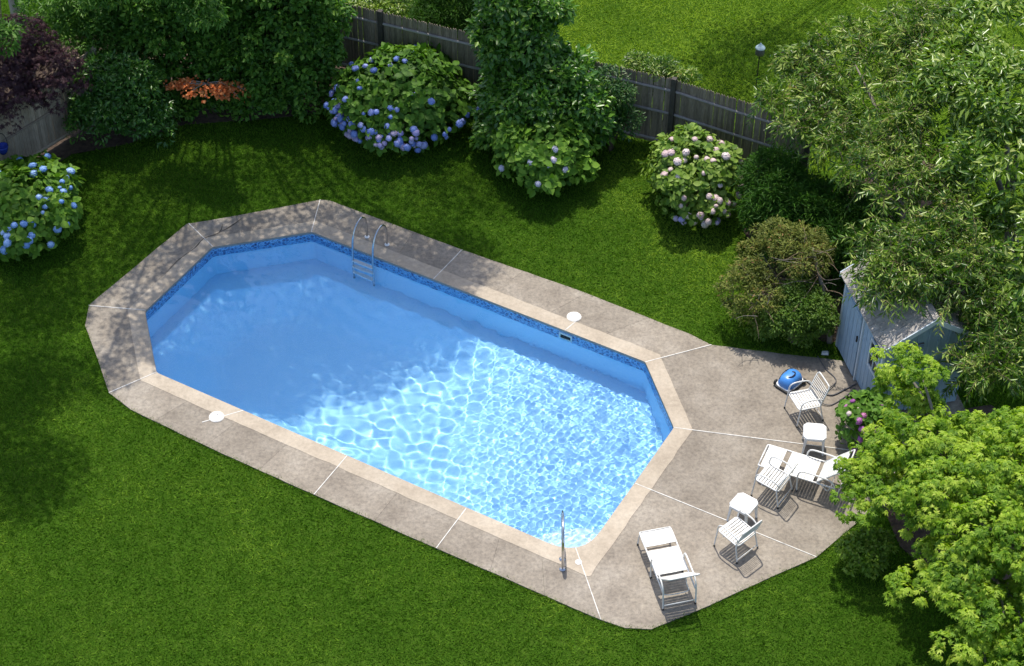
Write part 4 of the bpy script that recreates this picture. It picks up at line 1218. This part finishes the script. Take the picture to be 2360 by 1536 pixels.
# bare brown twigs in the juniper and its leaning dead stem
jt = empty('dead_tree', (6.3, .2, -.04)); tag(jt, 'bare grey leaning dead tree with twigs between the juniper and the shed', 'dead tree')
limb_mesh('stem', [(.2, -.35, 0), (.12, -.2, .6), (-.08, .1, 1.3), (-.3, .35, 1.95)], .06, .025, M_greybark, jt, 8, 5)
rg = np.random.default_rng(74)
for i in range(40):
    f = rg.random(); s = Vector((.1 - .4 * f, -.2 + .55 * f, .6 + 1.3 * f)); a = rg.random() * 6.28; l = .25 + .5 * rg.random()
    e = s + Vector((math.cos(a) * l - .2, math.sin(a) * l - .1, rg.normal(.1, .2)))
    limb_mesh('twig', [tuple(s), tuple(s.lerp(e, .5) + Vector(rg.normal(0, .07, 3))), tuple(e)], .011, .004, M_twig if i % 3 else M_greybark, jt, 4, 3)
for i in range(46):
    s = Vector((rg.normal(-.75, .32), rg.normal(-.25, .28), .65 + .55 * rg.random())); e = s + Vector(rg.normal(0, .22, 3)) + Vector((0, -.1, .05))
    limb_mesh('twig', [tuple(s), tuple(s.lerp(e, .5) + Vector(rg.normal(0, .04, 3))), tuple(e)], .010, .004, M_twig if i % 2 else M_greybark, JUN, 4, 2)
shrub('leafy_shrub', 'small rounded green shrub where the deck meets the lawn below the maple', (6.4, -6.1), [(6.4, -6.15, .33, .42, .42, .36), (6.62, -6.0, .4, .3, .3, .32)], leaf_mat('olive_green_leaf', [(0, (.07, .15, .015)), (.5, (.17, .30, .03)), (1, (.36, .46, .08))], .35, .4), 75, 110, .09, 30, .085, .5, 'shrub', stems=4)

# ------------------------------------------------------------------ the narrow leaved tree over the shed
def twig_tree(t, base, lobes, rg, n_twig, tlen, n_leaf, size, aspect, mat, droop=.9, zmin=-.35, lo=.55, twigmat=M_twig, twig_r=.006):
    b = np.asarray(base)
    p0, nr, li = shell_points(rg, lobes, n_twig, lo, .98, zmin)
    d0 = nrm_(nr * .9 + rg.normal(0, .45, nr.shape) + np.array([0, 0, .15]))
    Ls = tlen * (.6 + .8 * rg.random(n_twig))
    seg = 6
    pts = [p0]; d = d0.copy()
    for s in range(seg):
        d = nrm_(d + np.array([0, 0, -droop / seg]) * (1 + .5 * rg.random((n_twig, 1))) + rg.normal(0, .06, d.shape))
        pts.append(pts[-1] + d * (Ls / seg)[:, None])
    pts = np.stack(pts, 1)                                # n_twig, seg+1, 3
    # leaves alternate along each twig
    f = (np.arange(n_leaf) + .5) / n_leaf * seg
    i0 = np.minimum(f.astype(int), seg - 1); w = f - i0
    P = pts[:, i0] * (1 - w)[None, :, None] + pts[:, i0 + 1] * w[None, :, None]
    T = nrm_(pts[:, i0 + 1] - pts[:, i0])
    sd = nrm_(np.cross(T, np.array([0, 0, 1.0])) + rg.normal(0, .25, T.shape)) * np.where(np.arange(n_leaf) % 2 == 0, 1, -1)[None, :, None]
    A = nrm_(T * .75 + sd * .8 + np.array([0, 0, -.35]) + rg.normal(0, .2, T.shape)).reshape(-1, 3)
    N_ = nrm_(np.cross(T, sd) * np.where(np.arange(n_leaf) % 2 == 0, 1, -1)[None, :, None] + np.array([0, 0, .6]) + rg.normal(0, .3, T.shape)).reshape(-1, 3)
    P = P.reshape(-1, 3)
    tone = np.repeat(rg.random(n_twig), n_leaf)
    n = len(P); L_ = size * (.65 + .7 * rg.random(n))
    V, F, per = leaf_geo(P, N_, A, L_, L_ * aspect, .15, .18)
    stuff(add('crown', np_mesh('crown', V - b, F, mat, np.repeat(rg.random(n) * .55 + .45 * tone, per)), t))
    # the twigs: three sided
    mt = MB()
    V = []; Fq = []
    s1 = nrm_(np.cross(d0, rand_unit(rg, n_twig))); s2 = nrm_(np.cross(d0, s1))
    for s in range(seg + 1):
        r = twig_r * (1 - .75 * s / seg)
        for a in range(3):
            V.append(pts[:, s] + (s1 * math.cos(a * 2.094) + s2 * math.sin(a * 2.094)) * r)
    V = np.stack(V, 1); m = V.shape[1]
    off = np.arange(n_twig)[:, None] * m
    for s in range(seg):
        for a in range(3):
            q = [s * 3 + a, s * 3 + (a + 1) % 3, (s + 1) * 3 + (a + 1) % 3, (s + 1) * 3 + a]
            Fq.append(off + q)
    Fq = np.concatenate(Fq)
    stuff(add('twigs', np_mesh('twigs', V.reshape(-1, 3) - b, Fq, twigmat, smooth=True), t))

NT = [(7.3, -1.35, 2.7, .55, .45, .35), (7.6, -.95, 2.85, .7, .55, .4), (8.35, -1.1, 2.95, .75, .65, .45), (9.1, -.9, 2.6, .8, .8, .6), (7.9, 1.0, 3.2, .9, .8, .5), (5.95, 3.6, 3.0, .9, 1.0, .55), (7.2, 4.9, 3.3, 1.3, 1.2, .8), (8.7, 5.6, 3.5, 1.4, 1.2, .9), (7.3, 2.0, 3.1, 1.25, 1.2, .85), (6.35, 5.2, 3.0, .5, .5, .3), (8.2, 3.2, 3.7, 1.4, 1.3, .8),
      (7.95, -.35, 2.95, 1.05, .95, .65), (7.3, -.6, 2.75, .8, .8, .5), (8.6, -1.6, 2.5, .85, .7, .7), (6.6, 3.5, 2.6, .9, .9, .6), (8.9, .8, 3.0, 1.1, 1.1, .8), (9.0, -2.6, 1.9, .8, .7, .7), (9.3, -2.2, 1.2, .7, .6, .8)]
NB = (8.6, 2.4, -.04)
t = tree('narrow_leaved_tree', 'wide tree with drooping narrow leaves hanging over the shed roof', 'tree', NB, NT, .15, M_greybark, .55, seed=81)
rg = np.random.default_rng(82)
NS = []
for q in NT:                                              # each limb carries several separate sprays
    for j in range(int(9 + 8 * q[3] * q[4])):
        d = rand_unit(rg, 1)[0]; d[2] = abs(d[2]) * .9 - .25; f = rg.uniform(.55, .95); w = rg.uniform(.22, .40)
        NS.append((q[0] + d[0] * q[3] * f, q[1] + d[1] * q[4] * f, q[2] + d[2] * q[5] * f, w, w, w * .6))
twig_tree(t, NB, NS, rg, 3300, .42, 14, .14, .26, L_nar, 1.2, lo=.15)
LT = [(9.3, 3.2, 3.9, 1.25, 1.2, .9), (9.7, 1.2, 3.5, 1.15, 1.2, .95), (10.3, 4.4, 4.2, 1.3, 1.2, .9), (10.0, 2.2, 4.4, 1.2, 1.2, .7), (9.9, -.4, 2.9, .9, .9, .8), (9.6, -1.6, 2.2, .7, .7, .6)]
LB = (10.6, 2.4, -.04)
t = tree('broad_leaved_tree', 'pale green broad leaved tree at the right edge above the shed', 'tree', LB, LT, .14, M_greybark, .5, seed=83)
rg = np.random.default_rng(84)
pos, nor, ax, k = clumped(rg, LT, 330, .27, 34, -.4, .7)
stuff(add('crown', crown_mesh('crown', rg, pos, nor, ax, .19, .34, L_lgt, k, .18, .2, base=LB), t))

# ------------------------------------------------------------------ the bright maple at lower right
MT = [(7.35, -4.3, 2.15, .5, .42, .28), (7.75, -4.75, 2.2, .5, .42, .3), (8.45, -4.75, 1.95, .6, .45, .35), (8.5, -5.9, 2.5, .7, .6, .35), (7.3, -5.9, 2.1, .6, .5, .32), (7.75, -7.9, 2.3, .6, .5, .3), (8.9, -8.5, 2.6, .6, .6, .35), (6.15, -5.35, 1.72, .55, .46, .28), (6.6, -5.1, 1.85, .42, .38, .24), (6.3, -5.95, 1.5, .55, .45, .28), (7.55, -9.2, 1.6, .5, .42, .28), (8.7, -9.6, 1.6, .8, .6, .4), (9.1, -8.9, 2.3, .7, .6, .4), (7.9, -9.6, 1.3, .55, .45, .3), (8.3, -8.3, 1.4, .8, .7, .4), (9.0, -6.6, 2.2, .8, .9, .5), (7.9, -7.0, 2.0, .6, .5, .35), (7.08, -3.62, 2.75, .40, .34, .2), (7.4, -4.0, 2.85, .42, .4, .22), (7.25, -3.85, 2.35, .55, .5, .26), (7.05, -3.55, 2.15, .38, .3, .2), (6.98, -4.85, 1.85, .58, .5, .3), (6.55, -5.55, 1.65, .5, .5, .3), (7.35, -5.3, 2.3, .75, .7, .4), (8.3, -5.35, 2.4, .8, .6, .38), (9.2, -5.0, 2.2, .7, .6, .4),
      (6.95, -6.35, 1.75, .6, .5, .35), (7.55, -6.6, 2.5, .8, .7, .45), (8.45, -6.5, 2.85, .85, .8, .45), (8.2, -7.6, 2.65, .85, .75, .45), (7.05, -8.15, 1.75, .58, .45, .28), (7.6, -8.35, 2.0, .65, .5, .32), (8.2, -8.9, 2.0, .75, .6, .35),
      (8.95, -7.9, 2.5, .8, .9, .5), (7.75, -4.6, 1.5, .6, .5, .35), (9.1, -5.8, 2.9, .8, .8, .4), (7.9, -5.8, 1.6, .9, .9, .5), (8.6, -7.2, 1.7, .9, 1.0, .5), (7.5, -7.4, 1.5, .7, .6, .35), (8.9, -4.1, 1.2, .6, .5, .4), (7.3, -4.9, 1.1, .6, .6, .5)]
MBs = (8.3, -6.1, -.04)
t = tree('bright_maple', 'bright yellow green maple with layered leaf pads beside the pool deck', 'maple', MBs, MT, .12, M_greybark, .4, seed=91)
rg = np.random.default_rng(92)
pos, nor, ax, k = clumped(rg, MT, 1250, .15, 30, -.1, .55, .7, 1.05)
p2, n2, _ = shell_points(rg, MT, 1800, .2, .8, -.8)
pos = np.concatenate([pos, p2]); nor = np.concatenate([nor, nrm_(n2 + np.array([0, 0, .8]))]); ax = np.concatenate([ax, rand_unit(rg, len(p2))]); k = np.concatenate([k, rg.integers(0, 1250, len(p2))])
sz = .085 * (.55 + .9 * rg.random(len(pos))); kk = np.tile(k, 5)
pos, nor, ax, sz = palmate(rg, pos, nor, nrm_(ax * np.array([1, 1, .5]) + np.array([0, 0, -.35])), sz, 5, 1.3)
V, F, per = leaf_geo(pos, nor, ax, sz, sz * .36, .1, .25)
tone = rg.random(1251)
stuff(add('crown', np_mesh('crown', V - np.asarray(MBs), F, L_map, np.repeat(rg.random(len(pos)) * .42 + .58 * tone[kk], per)), t))

# ------------------------------------------------------------------ tall trees outside the picture that shade the garden
def shade_tree(name, label, base, spots, z, seed, trunk_r, extra=(), lai=1.0):
    rg = np.random.default_rng(seed)
    lobes = []
    dn = np.array([(q[3] * 1.6 if len(q) > 3 else 1.0) for q in spots])
    for x, y, r in [q[:3] for q in spots]:
        zz = z + rg.normal(0, .5)
        lobes.append((x + SUN.x / SUN.z * zz, y + SUN.y / SUN.z * zz, zz, r, r, r * .6))
    t = tree(name, label, 'tree', base, lobes, trunk_r, M_bark, .12, 'tall shade trees', seed, .075)
    lb = np.asarray(lobes); area = PI * (lb[:, 3] * lb[:, 4])
    area = area * dn; size = .105; n = int(lai * area.sum() / (size * size * .5 * .55))
    i = rg.choice(len(lb), n, p=area / area.sum())
    d = rand_unit(rg, n) * (rg.random(n) ** .42)[:, None]
    pos = lb[i, :3] + d * lb[i, 3:6] * 1.08
    # small sprays rather than single leaves
    pos = pos + rg.normal(0, .10, pos.shape)
    nor = nrm_(rg.normal(0, .6, pos.shape) + np.array([0, 0, .8])); ax = rand_unit(rg, n)
    stuff(add('crown', crown_mesh('crown', rg, pos, nor, ax, size, .55, L_shade, None, .15, .15, base=base), t))
    if extra:
        B = Vector(base)
        for q in extra:
            c = Vector(q[:3])
            limb_mesh('limb', [tuple(c + Vector((-.3, 2.2, 3.6)) - B), tuple(c + Vector((-.1, .9, 1.2)) - B), tuple(c - B)], .03, .01, M_bark, t, 6, 4)
        pos, nor, ax, k = clumped(rg, list(extra), 150, .22, 40, -.6, .7, .25, 1.0)
        pos, nor, ax, k = pos, nor, nrm_(ax + np.array([0, 0, -.4])), k
        stuff(add('hanging_foliage', crown_mesh('hanging_foliage', rg, pos, nor, ax, .13, .34, L_drop, k, .15, .15, base=base), t))
    return t
shade_tree('shade_tree', 'tall green tree whose lowest branches droop in at the top left', (-7.6, 11.6, -.04),
           [(-8.0, 4.8, 2.0), (-4.8, 5.4, 2.1), (-1.5, 5.2, 1.8), (.5, 4.7, 1.2), (-8.3, 2.2, 1.4), (-5.8, 2.0, 1.7, 1.8), (-3.5, 2.3, 1.6, 1.8), (-1.4, 2.3, 1.1, 1.6), (-5.5, .6, 1.4, 2.0), (-3.4, 1.1, 1.3, 2.0), (-7.1, .2, 1.1, 1.6), (-8.2, -1.2, .8),
            (-1.7, 1.4, .9, 1.8), (-10.8, 4.4, 1.3), (-6.5, -.3, 1.0, 1.8), (-4.8, -.1, .8, 1.8)], 10.3, 101, .34,
           [(-7.2, 6.3, 4.0, .55, .6, .35), (-6.75, 5.9, 3.75, .45, .45, .3), (-7.9, 6.6, 4.05, .5, .6, .3), (-9.2, 7.2, 3.6, .6, .6, .4), (-10.9, 5.3, 3.4, .3, .35, .35)])
shade_tree('shade_tree', 'tall tree left of the picture shading the left lawn', (-15.2, 1.2, -.04),
           [(-9.9, .8, 1.2), (-9.6, -1.6, 1.1), (-9.3, -4.1, 1.2), (-10.7, -2.8, 1.3), (-10.6, 2.2, .9)], 10.0, 102, .28, (), 2.3)
shade_tree('shade_tree', 'tree beyond the top edge casting shade on the neighbouring lawn', (13.5, 21, -.04),
           [(5.5, 10.1, 1.2), (4.6, 9.3, .8), (6.5, 10.6, 1.1), (5.5, 8.6, .9), (4.9, 8.2, .6)], 7.0, 103, .2)

# ------------------------------------------------------------------ lawn grass
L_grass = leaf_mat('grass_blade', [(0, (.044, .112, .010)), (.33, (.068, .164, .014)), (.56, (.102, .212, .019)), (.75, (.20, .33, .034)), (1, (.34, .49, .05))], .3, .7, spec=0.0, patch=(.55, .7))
rg = np.random.default_rng(7)
N_ = 930000
y = rg.uniform(-11.0, 13.4, N_); hw = 10.6 + (y + 9.0) * .2
x = rg.uniform(-1, 1, N_) * hw
deck_w = wpoly(DECK)
keep = ~inside(np.stack([x, y], 1), deck_w)
for b in BEDS: keep &= ~inside(np.stack([x, y], 1), b)
# fewer blades where bushes and hedges hide the ground
x, y = x[keep], y[keep]
ed = Loop(deck_w); es = rg.random(16000) * ed.L                # longer tufts along the deck edge
ep = np.array([tuple(ed.at(q)) for q in es[:4000]]); ep = np.repeat(ep, 4, 0) + rg.normal(0, .016, (16000, 2))
x = np.concatenate([x, ep[:, 0]]); y = np.concatenate([y, ep[:, 1]]); n = len(x)
h = .07 * (.6 + .8 * rg.random(n)); h[-16000:] *= 1.1; w = .0115 * (.7 + .6 * rg.random(n))
a = rg.random(n) * 2 * PI; le = .75 * rg.random(n) + .15; la = rg.random(n) * 2 * PI + .6 * np.sin(x * 1.3 + y * .7)
V = np.empty((n, 3, 3), np.float32)
V[:, 0] = np.stack([x - np.cos(a) * w, y - np.sin(a) * w, np.full(n, -.046)], 1)
V[:, 1] = np.stack([x + np.cos(a) * w, y + np.sin(a) * w, np.full(n, -.046)], 1)
V[:, 2] = np.stack([x + np.cos(la) * h * le * 1.4, y + np.sin(la) * h * le * 1.4, -.045 + h * (.85 - .5 * le)], 1)
tuft = .5 + .5 * np.sin(x * 9.1 + 2.3 * np.sin(y * 5.7)) * np.sin(y * 8.3 + 1.9 * np.sin(x * 4.9))
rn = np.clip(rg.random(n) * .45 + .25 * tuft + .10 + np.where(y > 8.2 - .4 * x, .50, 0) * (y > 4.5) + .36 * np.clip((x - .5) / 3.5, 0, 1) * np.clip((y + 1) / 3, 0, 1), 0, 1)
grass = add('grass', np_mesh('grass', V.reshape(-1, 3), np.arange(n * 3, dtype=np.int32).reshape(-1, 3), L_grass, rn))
tag(grass, 'short mown green grass blades covering the lawn', 'grass', kind='stuff')
